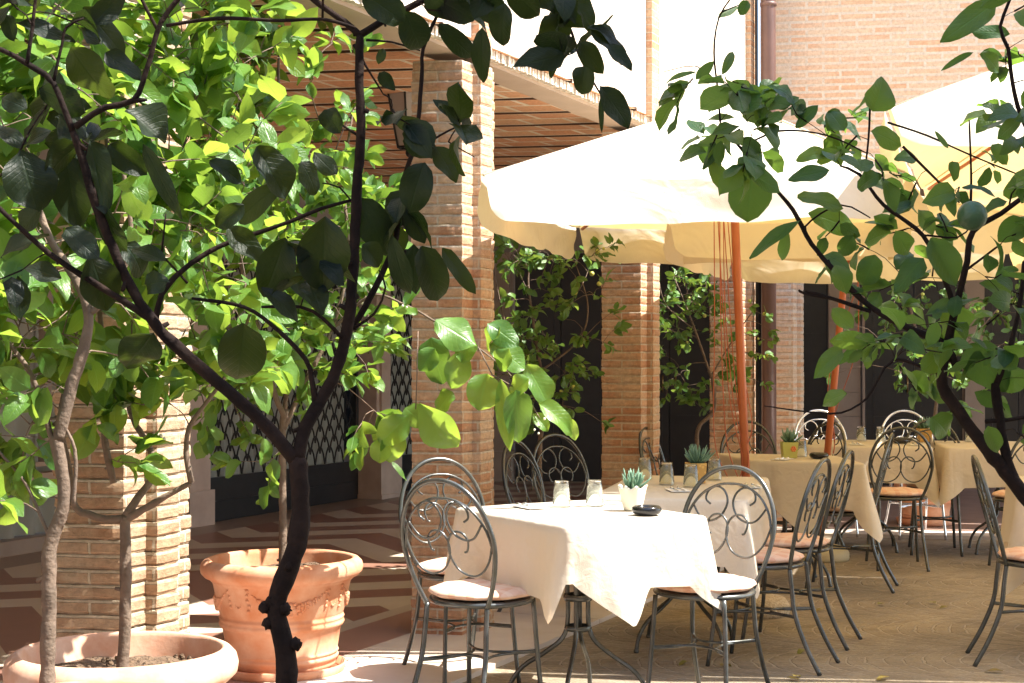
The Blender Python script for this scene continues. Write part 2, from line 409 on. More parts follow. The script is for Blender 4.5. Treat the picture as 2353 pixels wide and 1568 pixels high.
for k in range(14):
    flatslab(g, -9 + k * 1.05, -9 + k * 1.05 + 1.044, -.4, .295, .022 + .001 * (k % 2), .12)
tag(g.build('pavement_kerb', M['kerb'], smooth=False), kind='structure')
# wing floor, behind the far corner
CORN = Vector((1.95, 12.42, 0))
back = Vector((math.sin(R(10)), math.cos(R(10)), 0))
def W(u, v=0, h=0): return CORN + e2 * u + back * v + Vector((0, 0, h))
def wingbox(mb, u0, u1, v0, v1, h0, h1, mi=0):
    mb.box(W((u0 + u1) / 2, (v0 + v1) / 2, (h0 + h1) / 2), (u1 - u0, v1 - v0, h1 - h0), R(-10), mi, (u0, 0))
g = MB(); wingbox(g, .2, 9, -.05, 4.3, -.08, .03); tag(g.build('wing_floor', simple('wing_floor_stone', (.22, .15, .12), (.3, .2, .16), 4, .5), smooth=False), kind='structure')
g = MB(); wingbox(g, .25, 9, -.4, -.055, -.08, .026); tag(g.build('wing_kerb', M['kerb'], smooth=False), kind='structure')
# ------------------------------------------------------------------ brick piers
def pier(name, origin, a, st, b1, b2, H, mat, jit, label, course=.05):
    """cross-shaped pier, built course by course so its edges are as ragged as real brickwork"""
    root = empty(name, origin, label=label, cat='pillar', group='brick piers of the arcade')
    rnd = random.Random(len(label) * 7); dp_ = .003 if jit < .006 else .0055
    out = [(-a, 0), (a, 0), (a, b1), (a + st, b1), (a + st, b1 + b2), (a, b1 + b2), (a, 2 * b1 + b2), (-a, 2 * b1 + b2), (-a, b1 + b2), (-a - st, b1 + b2), (-a - st, b1), (-a, b1)]
    P = [e2 * x + e1 * y for x, y in out]; n = len(P)
    pts = []; lens = [0]
    for i in range(n):
        p, q = P[i], P[(i + 1) % n]; k = max(1, int((q - p).length / .035))
        nr = (q - p).normalized().cross(Vector((0, 0, 1)))
        for j in range(k):
            c = 1 if j == 0 else 0
            if c:
                pr = (P[i] - P[i - 1]).normalized().cross(Vector((0, 0, 1))); nn = (nr + pr).normalized() * 1.2
            else: nn = nr
            pts.append((p.lerp(q, j / k), nn, c)); lens.append(lens[-1] + (q - p).length / k)
    mb = MB(); m = len(pts); nc = int(H / course)
    for c in range(nc):
        z0 = c * course; gap = .006 + rnd.random() * .003
        off = rnd.gauss(0, jit * .45)
        ring = []
        for zz, sh in ((z0 + .0005, -dp_), (z0 + gap * .8, -dp_ * .9), (z0 + gap + .002, -.0004), (z0 + course * .5, 0), (z0 + course - .003, -.0006), (z0 + course, -dp_)):
            r = []
            for i, (p, nn, cc) in enumerate(pts):
                q = p * 22 + Vector((0, 0, (z0 + zz) * 16))
                jj = off * .6 + noise.noise(q) * jit + noise.noise(Vector((p.x * 8, p.y * 8, z0 * 40))) * jit * .9 + (noise.noise(q * 3) * jit * .4)
                if cc: jj -= abs(noise.noise(Vector((i, z0 * 60, 1)))) * jit * 1.3
                r.append(p + nn * (sh + jj) + Vector((0, 0, zz + noise.noise(p * 14 + Vector((0, 0, z0 * 30))) * .0022)))
            ring.append(r)
        V = [v for r in ring for v in r]; Fc = []; U = []
        uo = rnd.random() * 3
        zs = [z0, z0 + gap * .8, z0 + gap + .002, z0 + course / 2, z0 + course - .003, z0 + course]
        for j in range(5):
            for i in range(m):
                i2 = (i + 1) % m
                Fc.append((j * m + i, j * m + i2, (j + 1) * m + i2, (j + 1) * m + i))
                U.append([(lens[i], zs[j]), (lens[i + 1], zs[j]), (lens[i + 1], zs[j + 1]), (lens[i], zs[j + 1])])
        mb.add(V, Fc, U)
    mb.build('shaft', mat, root, smooth=False)
    return root
def pier_at(t): # origin so that its right edge sits on the reference line
    return A(t) - e2 * .165 - e1 * .25
pier('brick_pier', pier_at(-2.575), .125, .04, .12, .13, 2.84, M['pier_old'], .0065, 'weathered pale brick pillar behind the wide shallow terracotta pot, nearest to the viewer')
pier('brick_pier', pier_at(0), .125, .04, .12, .13, 2.84, M['pier'], .004, 'stepped brick pillar behind the two grey chairs at the sunlit table')
pier('brick_pier', pier_at(2.6), .125, .04, .12, .13, 2.84, M['pier'], .0035, 'orange brick pillar half way down the arcade, between two potted lemon trees')
pier('brick_pier', pier_at(4.97), .125, .04, .12, .13, 2.84, M['pier'], .0035, 'last brick pillar of the arcade beside the rain pipe, partly behind the umbrella pole')
pier('brick_pier', pier_at(-5.15), .125, .04, .12, .13, 2.84, M['pier_old'], .004, 'brick pillar of the arcade to the left of the picture')
pier('brick_pier', W(.2, .06), .075, .03, .12, .1, 2.84, M['wing'], .003, 'narrow pale brick pillar just right of the rain pipe under the far wing')
# ------------------------------------------------------------------ upper facade of the arcade
fac = empty('arcade_facade', A(0), label='sunlit pale brick upper wall of the arcade with plastered soffit', cat='building')
fac.location = (0, 0, 0)
g = MB(); wallbox(g, -9, 5.02, .04, .24, 2.87, 8); g.build('wall', M['facade'], fac, smooth=False)
g = MB(); wallbox(g, -9, 5.0, .06, .25, 2.835, 2.868); g.build('soffit', M['plaster'], fac, smooth=False)
g = MB()
for i in range(560):                                                    # ragged brick edge over the soffit
    t0 = -6 + i * .0195; d = .014 + random.random() * .016
    wallbox(g, t0, t0 + .018, d, .1, 2.852 + random.random() * .006, 2.9)
g.build('brick_edge', M['facade'], fac, smooth=False)
for t in (-2.575, 0, 2.6, 4.97):
    g = MB(); wallbox(g, t - .15, t, 0, .1, 2.842, 8); g.build('pilaster', M['pier'], fac, smooth=False)
# ceiling of flat terracotta tiles in stepped rows
cl = empty('arcade_ceiling', (0, 0, 0), label='terracotta tiled arcade ceiling laid in stepped rows', cat='ceiling')
g = MB(); c_ = MB()
for k in range(-14, 30):
    t = k * .54
    o = A(t, 0, 0)
    def fn(a, b, o=o, t=t):
        p = o + e1 * (b * .52) * 1.0 - e2 * (a * 5.4)
        return Vector((p.x, p.y, 2.9 + .008 * b + .004 * noise.noise(Vector((p.x * 3, p.y * 3, 0)))))
    g.grid(fn, 24, 2, uvf=lambda a, b, t=t: (a * 5.4 + (t * 7.7) % 1, b * .51 + t * .5 / .54 * 1.02 - t * .0 - (t * .5 / .54 * 1.02 - round(t * .5 / .54 * 1.02 / .51) * .51)))
    V = [o + e1 * .52, o + e1 * .54, o + e1 * .54 - e2 * 5.4, o + e1 * .52 - e2 * 5.4]
    V = [Vector((p.x, p.y, 2.92)) for p in V]; c_.add(V, [(0, 1, 2, 3)])
    V2 = [o + e1 * .52, o + e1 * .52 - e2 * 5.4]
    c_.add([Vector((V2[0].x, V2[0].y, 2.907)), Vector((V2[1].x, V2[1].y, 2.907)), Vector((V2[1].x, V2[1].y, 2.92)), Vector((V2[0].x, V2[0].y, 2.92))], [(0, 1, 2, 3)])
    c_.add([Vector((p.x, p.y, z)) for p, z in ((o, 2.899), (o - e2 * 5.4, 2.899), (o - e2 * 5.4, 2.92), (o, 2.92))], [(0, 1, 2, 3)])
g.build('tile_rows', M['ceil'], cl); c_.build('joist_gap', simple('joist_shadow_gap', (.12, .06, .04), None, 6, .9), cl, smooth=False)  # dark brown strips paint the shade in the gaps between tile rows
g = MB(); wallbox(g, -9, 12, .245, 4.8, 3.0, 3.5); g.build('slab', M['plaster'], cl, smooth=False)
# ------------------------------------------------------------------ inner wall of the arcade: shopfronts
iw = empty('inner_wall', (0, 0, 0), label='shaded inner wall of the arcade with marble door surrounds', cat='wall')
D = 4.25
g = MB()
wallbox(g, -9, 12, D + .0, D + .3, 2.5, 2.99)
for a, b in ((-9, -.2), (2.6, 3.29), (9.0, 12)):
    wallbox(g, a, b, D, D + .3, 0, 2.5)
g.build('wall', M['greyplaster'], iw, smooth=False)
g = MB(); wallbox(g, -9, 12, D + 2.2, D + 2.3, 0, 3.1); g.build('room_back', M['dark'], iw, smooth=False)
def marble_post(t, h=2.5, w=.42):
    root = empty('marble_pillar', A(t, D - .1), ROT1, label='pale pink marble pillar on a square pedestal between the two latticed doors' if t > 5 else 'flat marble jamb at the left edge of the latticed door', cat='pillar', group=None)
    g = MB(); g.box((0, 0, .24), (w, .42, .46)); g.box((0, 0, .03), (w + .04, .46, .06))
    g.box((0, 0, .485), (w - .04, .38, .03)); g.build('pedestal', M['marble'], root, smooth=False)
    g = MB(); g.box((0, .02, .5 + (h - .5) / 2), (w - .14, .28, h - .5)); g.box((0, -.13, .5 + (h - .5) / 2), (w - .26, .03, h - .5))
    g.build('shaft', M['marble'], root, smooth=False)
marble_post(6.25)
g = MB(); wallbox(g, 3.22, 3.5, D - .14, D - .005, 0, 2.5); wallbox(g, 3.18, 3.52, D - .17, D - .142, 0, .3)
tag(g.build('marble_jamb', M['marble'], smooth=False), 'flat marble jamb at the left edge of the latticed black door', 'door jamb')
def lattice_door(t0, t1, label, hw=2.45):
    root = empty('lattice_door', A(t0, D - .04), ROT1, label=label, cat='door', group='black shop doors with scalloped iron lattice')
    wd = t1 - t0
    g = MB(); g.box((wd / 2, 0, .19), (wd, .05, .36)); g.box((wd / 2, -.032, .11), (wd - .2, .012, .16)); g.box((wd / 2, -.03, .37), (wd, .03, .03))
    g.build('kick_panel', M['black'], root, smooth=False)
    g = MB(); g.box((.025, 0, hw / 2 + .19), (.05, .06, hw - .38)); g.box((wd - .025, 0, hw / 2 + .19), (.05, .06, hw - .38)); g.box((wd / 2, 0, hw - .02), (wd - .1, .055, .05))
    g.build('door_frame', M['black'], root, smooth=False)
    g = MB(); p = .17; rh = .1; nr = int((hw - .42) / rh)
    for j in range(nr):
        off = (p / 2 if j % 2 else 0)
        i = 0; x = off - p / 2
        while x + p * .2 < wd - .05:
            pts = []
            for k in range(7):
                s_ = k / 6; xx = x + p * s_
                pts.append((min(max(xx, .04), wd - .04), 0, .385 + j * rh + (rh * 1.6) * math.sin(math.pi * s_) ** .75))
            g.tube(pts, .0075, 4, caps=False); x += p
    g.build('iron_lattice', M['lattice'], root)
    g = MB()
    g.grid(lambda u, v: Vector((.03 + u * (wd - .06), .1 + .02 * math.sin(u * wd * 55) + .01 * math.sin(u * wd * 23), .36 + v * (hw - .4))), int(wd * 40), 2)
    g.build('curtain', M['curtain'], root)
lattice_door(3.5, 6.03, 'black door with scalloped iron lattice, left of the marble pillar, behind the round pot tree')
lattice_door(6.47, 8.6, 'black door with scalloped iron lattice, right of the marble pillar, half behind the brick pillar')
# left shopfront with pale curtain
root = empty('shop_window', A(-.2, D), ROT1, label='curtained shop window with a stone sill at the far left of the arcade', cat='window')
g = MB(); g.box((1.4, -.04, .06), (2.8, .12, .12)); g.build('stone_base', M['tan'], root, smooth=False)
g = MB(); g.box((1.4, -.06, .5), (2.8, .1, .12)); g.box((1.4, -.05, .62), (2.8, .05, .03)); g.build('rail', M['plaster'], root, smooth=False)
g = MB(); g.grid(lambda u, v: Vector((u * 2.8, .06 + .035 * math.sin(u * 75) + .012 * math.sin(u * 31), .12 + v * 2.4)), 200, 2); g.build('curtain', M['curtain'], root)
g = MB()
for x in (.0, .93, 1.86, 2.77): g.box((x, -.03, 1.56), (.07, .06, 1.85))
g.build('mullion', M['tan'], root, smooth=False)
# ------------------------------------------------------------------ far wing
wg = empty('far_wing', (0, 0, 0), label='peach brick upper wall of the wing closing the courtyard on the far right', cat='building')
g = MB(); wingbox(g, .02, 9, .05, .42, 2.82, 8); g.build('wall', M['wing'], wg, smooth=False)
g = MB(); wingbox(g, .0, 9, .03, .45, 2.78, 2.818); g.build('soffit', M['plaster'], wg, smooth=False)
g = MB(); wingbox(g, .02, 9, .03, .05, 4.42, 4.55); g.build('string_course', M['plaster'], wg, smooth=False)
g = MB(); wingbox(g, -3, 9, 0.5, 4.6, 2.98, 3.2); g.build('ceiling', M['plaster'], wg, smooth=False)
wi = empty('wing_inner_wall', (0, 0, 0), label='shaded wall with tan panels and black doors at the end of the arcade', cat='wall')
VI = 4.3
g = MB(); wingbox(g, -5.5, 9, VI, VI + .3, 2.52, 3.0)
def wi_x(x):   # along-wall coordinate of the point of the inner wall seen at x
    k = (x - CX) / F; o = CORN + back * VI
    return (k * o.y - o.x) / (e2.x - k * e2.y)
def seg(mb, x0, x1, v0=0, v1=.3, h0=0, h1=2.52): wingbox(mb, wi_x(x0), wi_x(x1), VI + v0, VI + v1, h0, h1)
seg(g, 1010, 1100); g.build('wall', M['greyplaster'], wi, smooth=False)
g = MB(); seg(g, 1104, 1172, -.06, .2); seg(g, 1100, 1178, -.1, .2, 0, .35)
for a in range(10): seg(g, 1903, 1976, -.05 + .002 * (a % 2), .2, .25 * a + .003, .25 * a + .25)
seg(g, 1980, 1986, -.08, .1); seg(g, 2215, 2260, -.06, .2)
g.build('marble_panel', M['tan'], wi, smooth=False)
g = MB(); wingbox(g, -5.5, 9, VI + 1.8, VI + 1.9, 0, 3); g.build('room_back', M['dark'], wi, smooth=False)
def blackdoor(x0, x1, label):
    u0, u1 = wi_x(x0), wi_x(x1); n_ = max(2, round((u1 - u0) / .5)); wdt = (u1 - u0) / n_
    r_ = empty('black_door', W(u0, VI + .02), R(-10), label=label, cat='door', group='tall black panelled doors')
    for i in range(n_):
        g = MB(); x = i * wdt
        g.box((x + wdt / 2, .06, 1.25), (wdt - .012, .05, 2.5))
        for z, h in ((.45, .6), (1.2, .7), (2.0, .75)):
            g.box((x + wdt / 2, .03, z), (wdt - .16, .012, h))
        lf = g.build('door_leaf', M['black'], r_, smooth=False)
        g = MB(); hx = x + (wdt - .07 if i % 2 == 0 else .07); g.tube([(hx, .035, 1.0), (hx, -.02, 1.02), (hx, -.02, 1.16), (hx, .035, 1.18)], .01, 6); g.build('handle', M['brass'], lf)
blackdoor(1180, 1395, 'tall black panelled door seen between the two middle brick pillars')
blackdoor(1420, 1655, 'tall black panelled door seen behind the second arcade lemon tree')
blackdoor(1760, 1900, 'tall black panelled door just right of the narrow pale pillar')
blackdoor(1988, 2213, 'tall black panelled door behind the red pot and silver chairs')
blackdoor(2262, 2420, 'tall black panelled door at the right edge of the far wing')
# rain pipe
dp = empty('rain_pipe', (2.0, 12.2, 0), label='brown copper rain pipe running down the inner corner of the courtyard', cat='pipe')
g = MB(); g.tube([(0, 0, 0), (0, 0, 8)], .057, 14); g.build('pipe', M['pipe'], dp)
for z in (.5, 2.02, 4.1):
    g = MB(); g.lathe([(.05, z), (.066, z + .004), (.066, z + .03), (.05, z + .034)], 14); g.f = [f for f in g.f if len(f) < 10]; g.uv = g.uv[:len(g.f)]; g.mi = g.mi[:len(g.f)]; g.col = g.col[:len(g.f)]; g.build('collar', M['pipe'], dp)
g = MB(); g.tube([(-.09, .02, 0), (-.09, .02, 8)], .012, 6); g.build('cable', M['iron'], dp)
# an unseen block added on the near right to shade the front trees, and the courtyard's other walls
g = MB(); g.box((10.2, -6.0, 6), (8, 16.4, 12)); o = g.build('shade_block', M['facade'], smooth=False); tag(o, 'tall brick block added out of view on the near right to shade the front trees', 'building')
g = MB(); g.box((-3, -11, 4), (24, 4, 8)); o = g.build('rear_wing', M['facade'], smooth=False); tag(o, 'brick wing closing the courtyard behind the viewer', 'building')
# ------------------------------------------------------------------ lanterns
def lantern(loc, label, sc=1):
    r = empty('hanging_lantern', loc, .35, label=label, cat='lantern', group='lanterns hanging under the arcade')
    n = 6
    def ring(rad, z): return [Vector((rad * math.cos(2 * math.pi * k / n), rad * math.sin(2 * math.pi * k / n), z)) for k in range(n)]
    top, bot = ring(.155, .42), ring(.075, 0)
    g = MB(); g.add([p * .97 for p in top] + [p * .97 for p in bot], [(k, (k + 1) % n, n + (k + 1) % n, n + k) for k in range(n)]); g.build('glass_pane', M['lglass'], r, smooth=False)
    g = MB()
    for k in range(n):
        g.tube([top[k], bot[k]], .007, 5); g.tube([top[k], top[(k + 1) % n]], .009, 5); g.tube([bot[k], bot[(k + 1) % n]], .008, 5)
        g.tube([top[k], top[k] * 1.0 + Vector((0, 0, .0)) + top[k].normalized() * .02 + Vector((0, 0, .035))], .006, 4)
    g.sphere((0, 0, -.03), .03); g.build('iron_frame', M['iron'], r)
    g = MB(); g.lathe([(.16, .42), (.1, .5), (.06, .52), (.055, .58), (.03, .6), (.01, .64), (0, .65)], 6); g.build('cap', M['iron'], r, smooth=False)
    g = MB(); g.tube([(0, 0, .63), (0, 0, 2.91 - loc[2])], .008, 5); g.build('chain', M['iron'], r)
p = px(942, 338, 9.2); lantern((p.x, p.y, p.z), 'iron lantern with frosted glass hanging left of the nearer stepped pillar')
p = px(1368, 420, 11.4); lantern((p.x, p.y, 2.25), 'iron lantern hanging under the arcade behind the white umbrella')
# ------------------------------------------------------------------ umbrellas
def umbrella(nl, nr, br_, bl, eave, peak, base, label, val=.2, lean=(0, 0), z0=.1):
    base = Vector((*base, 0)); r = empty('garden_umbrella', base, label=label, cat='umbrella', group='square canvas umbrellas')
    cor = [Vector((*c, eave)) - base for c in (nl, nr, br_, bl)]
    pk = Vector((*peak[:2], peak[2])) - base
    g = MB()
    def canopy(i):
        a, b = cor[i], cor[(i + 1) % 4]
        def fn(u, v):
            e = a.lerp(b, u); p = pk.lerp(e, v)
            sag = -.05 * math.sin(math.pi * u) * math.sin(math.pi * v * .85) * v
            p = p + Vector((0, 0, sag + .018 * noise.noise(Vector((u * 7 + i * 9, v * 3, 1))) * v))
            return p
        return fn
    for i in range(4): g.grid(canopy(i), 26, 16)
    cano = g.build('canopy', M['canvas'], r)
    g = MB()
    for i in range(4):
        g.tube([pk + Vector((0, 0, .004)), pk.lerp(cor[i], .5) + Vector((0, 0, .004)), cor[i] + Vector((0, 0, .003))], .005, 5)
    g.build('ridge_seam', M['canvas'], cano)
    for i in range(4):
        a, b = cor[i], cor[(i + 1) % 4]; L = (b - a).length; nr_ = (b - a).normalized().cross(Vector((0, 0, 1)))
        g = MB()
        def vf(u, v, a=a, b=b, nr_=nr_, i=i):
            uu = .004 + .992 * u; e = a.lerp(b, uu)
            slit = max(0, 1 - min(uu, 1 - uu) / .06)
            sgn = 1 if uu < .5 else -1
            e = e + (b - a).normalized() * sgn * slit * .035 * v
            wv = .028 * math.sin(uu * 9 + i * 2) * v + .02 * noise.noise(Vector((uu * 9, v * 2, i * 5))) * (.2 + v)
            hh = val * (1 + .06 * math.sin(uu * 7 + i)) * (1 - .25 * slit ** 2)
            sg = -.05 * math.sin(math.pi * uu) * math.sin(math.pi * .85) + .018 * noise.noise(Vector((uu * 7 + i * 9, 3, 1)))
            return e + nr_ * (wv + .012 + (.07 if i < 2 else .01) * v) + Vector((0, 0, sg - v * hh))
        g.grid(vf, 60, 6); g.build('valance', M['canvas'], r)
    top = pk + Vector((0, 0, .06)); hub = Vector((pk.x * .9, pk.y * .9, pk.z - .3))
    g = MB(); g.tube([Vector((0, 0, z0)), hub * .5 + Vector((0, 0, z0 * .5)), hub, top], [.024, .024, .023, .022], 10); g.build('pole', M['wood'], r)
    for i in range(4):
        g = MB(); e = cor[i]; q = pk.lerp(e, .97) - Vector((0, 0, .03)); g.tube([pk - Vector((0, 0, .05)), q], [.012, .01], 4)
        g.tube([hub + (e - pk) * .01 - Vector((0, 0, .18)), pk.lerp(e, .5) - Vector((0, 0, .04))], .01, 4); g.build('rib', M['wood'], r)
    g = MB(); g.lathe([(.03, -.04), (.05, -.03), (.05, .03), (.03, .04)], 12, c=hub - Vector((0, 0, .18))); g.build('hub', M['wood'], r)
    return r, hub
def cords(r, hub, xs, ztop, zlow, label=None):
    g = MB()
    for k, (dx, lo_) in enumerate(xs):
        tx = hub.x + dx * .5
        g.tube([Vector((tx, hub.y - .03, ztop)), Vector((tx * .9 + dx * .1, hub.y - .04, (ztop * .6 + lo_ * .4))), Vector((dx * 1.0, -.05, lo_ + .25)), Vector((dx * .8 + .02, -.05, lo_ + .05)), Vector((dx * .6 + .03, -.05, lo_)), Vector((dx * .5 + .05, -.05, lo_ + .12)), Vector((dx * .62, -.05, lo_ + .5)), Vector((tx + .02, hub.y - .03, ztop))], .0028, 5, smooth=6)
    g.build('pull_cord', M['rope'], r)
U1, h1 = umbrella((-.127, 6.95), (1.72, 6.85), (2.25, 9.6), (.41, 9.7), 2.165, (1.15, 8.25, 2.72), (1.27, 8.35), 'large white canvas umbrella over the half shaded table, in the middle of the picture', z0=.1)
cords(U1, h1, ((-.2, .7), (-.14, .72), (-.1, .9)), 2.1, .66)
U2, h2 = umbrella((.9, 9.0), (2.85, 8.7), (3.62, 11.45), (1.66, 11.75), 2.14, (2.24, 10.3, 2.5), (2.07, 10.6), 'ecru canvas umbrella lower and farther back, over the yellow far tables')
cords(U2, h2, ((.1, .72),), 1.9, .72)
U3, h3 = umbrella((1.56, 6.5), (4.5, 6.2), (5.2, 9.3), (2.5, 9.55), 2.39, (3.3, 7.5, 3.08), (3.35, 7.25), 'white canvas umbrella reaching in from the upper right corner', val=.16)
U4, h4 = umbrella((3.45, 9.5), (6.4, 9.0), (6.8, 11.6), (3.98, 11.75), 2.39, (5.25, 9.8, 3.0), (5.3, 9.85), 'white canvas umbrella added outside the right edge of the picture to shade the paving')  # unseen umbrella, added to shade the paving and far tables
U5, h5 = umbrella((2.05, 3.9), (4.8, 3.6), (5.1, 6.0), (2.35, 6.15), 2.39, (3.6, 4.9, 3.0), (3.6, 4.9), 'white canvas umbrella added close on the right, outside the picture, to shade the floor')  # unseen umbrella, added to shade the floor at the lower right
def umbbase(loc, r_, h, mat, label, name='umbrella_base'):
    r0 = empty(name, loc, label=label, cat='umbrella base')
    g = MB(); g.lathe([(r_, 0), (r_ * 1.03, .015), (r_ * 1.02, h * .5), (r_ * .9, h * .85), (r_ * .6, h), (.03, h + .004)], 40, close=True); g.build('weight', mat, r0)
    g = MB(); g.lathe([(.033, h), (.033, h + .32), (.027, h + .32), (.027, h + .02)], 14); g.build('socket', M['chair'], r0)
umbbase((1.27, 8.35, 0), .2, .1, M['pebble'], 'round pebble concrete umbrella foot under the half shaded table')
umbbase((2.07, 10.6, 0), .2, .1, M['beige'], 'smooth beige umbrella foot behind the paired side chairs')
umbbase((5.3, 9.85, 0), .2, .1, M['beige'], 'beige foot of the added shade umbrella outside the right edge of the picture')
umbbase((3.6, 4.9, 0), .2, .1, M['beige'], 'beige foot of the added shade umbrella close on the right, outside the picture')
umbbase((3.35, 7.25, 0), .2, .1, M['pebble'], 'round umbrella foot beyond the right edge of the picture')
# ------------------------------------------------------------------ tables
def table_base(r):
    """wrought iron pedestal of four curved rods"""
    for k in range(4):
        g = MB(); an = R(45 + 90 * k); c, s = math.cos(an), math.sin(an)
        prof = [(.26, .715), (.14, .70), (.06, .62), (.045, .5), (.04, .34), (.06, .26), (.13, .2), (.22, .14), (.27, .07), (.285, 0)]
        g.tube([(c * a, s * a, z) for a, z in prof], .0095, 7, smooth=4)
        g.sphere((c * .285, s * .285, .008), .013, 8, 5); g.build('leg', M['chair'], r)
    g = MB(); g.lathe([(.055, -.012), (.06, 0), (.055, .012)], 16, c=(0, 0, .42)); g.lathe([(.05, -.01), (.055, 0), (.05, .01)], 16, c=(0, 0, .3)); g.build('collar', M['chair'], r)
def table(cs, label, clabel, hem, cg='white and golden tablecloths', seed=0, top=.75, double=False):
    cs = [Vector((*c, 0)) for c in cs]; ctr = sum(cs, Vector()) / 4
    r = empty('cafe_table', ctr, math.atan2((cs[2] - cs[1]).y, (cs[2] - cs[1]).x), label=label, cat='table', group='iron pedestal cafe tables')
    rm = Matrix.Rotation(-r.rotation_euler.z, 3, 'Z')
    g = MB(); q = [rm @ ((c - ctr) * .985) for c in cs]
    g.add([v + Vector((0, 0, top - .03)) for v in q] + [v + Vector((0, 0, top - .006)) for v in q], [(3, 2, 1, 0), (4, 5, 6, 7), (0, 1, 5, 4), (1, 2, 6, 5), (2, 3, 7, 6), (3, 0, 4, 7)])
    g.build('table_top', M['tabletop'], r, smooth=False)
    table_base(r)
    # cloth
    N = 200; per = []
    for i in range(N):
        u = 4 * i / N; k = int(u); f = u - k; a, b = cs[k], cs[(k + 1) % 4]
        p = a.lerp(b, f); nr = (b - a).normalized().cross(Vector((0, 0, 1)))
        pn = (a - cs[k - 1]).normalized().cross(Vector((0, 0, 1))); nn = (cs[(k + 2) % 4] - b).normalized().cross(Vector((0, 0, 1)))
        if f < .12: nr = (nr * (.5 + f / .24) + pn * (.5 - f / .24)).normalized()
        if f > .88: nr = (nr * (.5 + (1 - f) / .24) + nn * (.5 - (1 - f) / .24)).normalized()
        rc = min(f, 1 - f); ins = .012 * max(0, 1 - rc / .03)
        per.append((p - nr * ins - ctr, nr, u))
    hem = sorted(hem); hem = [(hem[-1][0] - 4, *hem[-1][1:])] + hem + [(hem[0][0] + 4, *hem[0][1:])]
    def hm(u):
        for (a, d0, o0), (b, d1, o1) in zip(hem, hem[1:]):
            if a <= u <= b:
                t = (u - a) / max(b - a, 1e-6); t2 = t
                return d0 + (d1 - d0) * t2, o0 + (o1 - o0) * (t * t * (3 - 2 * t))
        return .25, .03
    rings = []
    for s_ in (0, .35, .7, .93, .985):
        rings.append([p * s_ + Vector((0, 0, top + .003 + .0025 * noise.noise(Vector((p.x * s_ * 6, p.y * s_ * 6, seed))))) for p, nr, u in per])
    rings.append([p + Vector((0, 0, top)) for p, nr, u in per])
    rings.append([p + nr * .005 + Vector((0, 0, top - .008)) for p, nr, u in per])
    K = 12
    for j in range(1, K + 1):
        v = j / K; rg = []
        for p, nr, u in per:
            d, o = hm(u)
            w_ = .010 * math.sin(u * 14 + seed) * v + .02 * noise.noise(Vector((u * 3.2, v * 1.2, seed * 3.1))) * v
            rg.append(p + nr * (.006 + o * v ** 1.1 + w_) + Vector((0, 0, top - .008 - d * v)))
        rings.append(rg)
    V = [v for rg in rings for v in rg]; Fc = []
    for j in range(len(rings) - 1):
        for i in range(N):
            i2 = (i + 1) % N
            if j == 0: Fc.append((i, N + i2, N + i) if False else (i, i2, N + i2, N + i)); continue
            Fc.append((j * N + i, j * N + i2, (j + 1) * N + i2, (j + 1) * N + i))
    Fc = [tuple(reversed(f)) for f in Fc]
    g = MB(); g.add(V, Fc); o = g.build('tablecloth', M['cloth']); o.location = ctr
    tag(o, clabel, 'tablecloth', cg)
    return ctr
H0 = lambda a=.36, m=.23: [(0, a, .06), (.14, m, .01), (.5, m - .01, .03), (.86, m, .01), (1, a, .07), (1.14, m, .01), (1.5, m - .01, .03), (1.86, m, .01), (2, a, .07), (2.14, m, .01), (2.5, m, .03), (2.86, m, .01), (3, a, .06), (3.14, m, .01), (3.5, m, .03), (3.86, m, .01)]
hemT1 = [(0, .33, .05), (.12, .25, .0), (.45, .26, .02), (.8, .27, .0), (.93, .35, .02), (.99, .2, -.015), (1.06, .2, -.01), (1.2, .27, .02), (1.39, .365, .045), (1.56, .235, .015), (1.85, .245, .0), (2.0, .37, .09), (2.13, .24, .01), (2.86, .25, .01), (3, .34, .05), (3.15, .24, .01), (3.86, .25, .0)]
table([(-.233, 6.32), (.188, 5.61), (.748, 5.97), (.33, 6.68)], 'iron cafe table in full sun nearest to the viewer', 'sunlit white tablecloth with pointed corners on the nearest table', hemT1, seed=1)
hemT2 = H0(.4, .27)
table([(.33, 6.8), (1.0, 6.64), (1.3, 7.94), (.62, 8.1)], 'long iron cafe table behind the nearest one, half in shade', 'tablecloth half sunlit and half golden under the middle umbrella', hemT2, seed=2)
table([(1.4, 9.3), (2.02, 8.96), (2.0, 9.75), (1.3, 10.0)], 'iron cafe table beside the leaning umbrella pole', 'golden lit tablecloth on the table with the green flower pot', [(0, .3, .05), (.15, .22, .0), (.3, .3, .02), (.52, .42, .04), (.72, .24, .01), (.9, .26, .02), (1, .43, .13), (1.15, .24, .01), (2, .36, .05), (2.2, .24, .01), (3, .36, .05), (3.3, .24, 0), (3.8, .25, 0)], seed=3)
table([(2.02, 10.78), (2.86, 10.66), (3.02, 11.55), (2.18, 11.7)], 'iron cafe table far back with silver chairs behind it', 'golden tablecloth on the far table with orange pot and silver chairs', H0(.4, .24), seed=4)
table([(2.93, 10.6), (3.8, 10.5), (3.95, 11.4), (3.08, 11.53)], 'iron cafe table at the far right behind the foreground branches', 'golden tablecloth at the far right edge behind the foreground branches', H0(.38, .26), seed=5)
table([(2.36, 7.3), (3.04, 7.1), (3.24, 7.85), (2.54, 8.05)], 'iron cafe table at the right edge beside the single side chair', 'tablecloth corner hanging in from the right edge of the picture', [(0, .5, .12), (.15, .3, .0), (.9, .3, .0), (1, .42, .07), (1.15, .3, .01), (2, .4, .05), (2.2, .3, .01), (3, .4, .05), (3.3, .3, 0), (3.8, .3, 0)], seed=6)
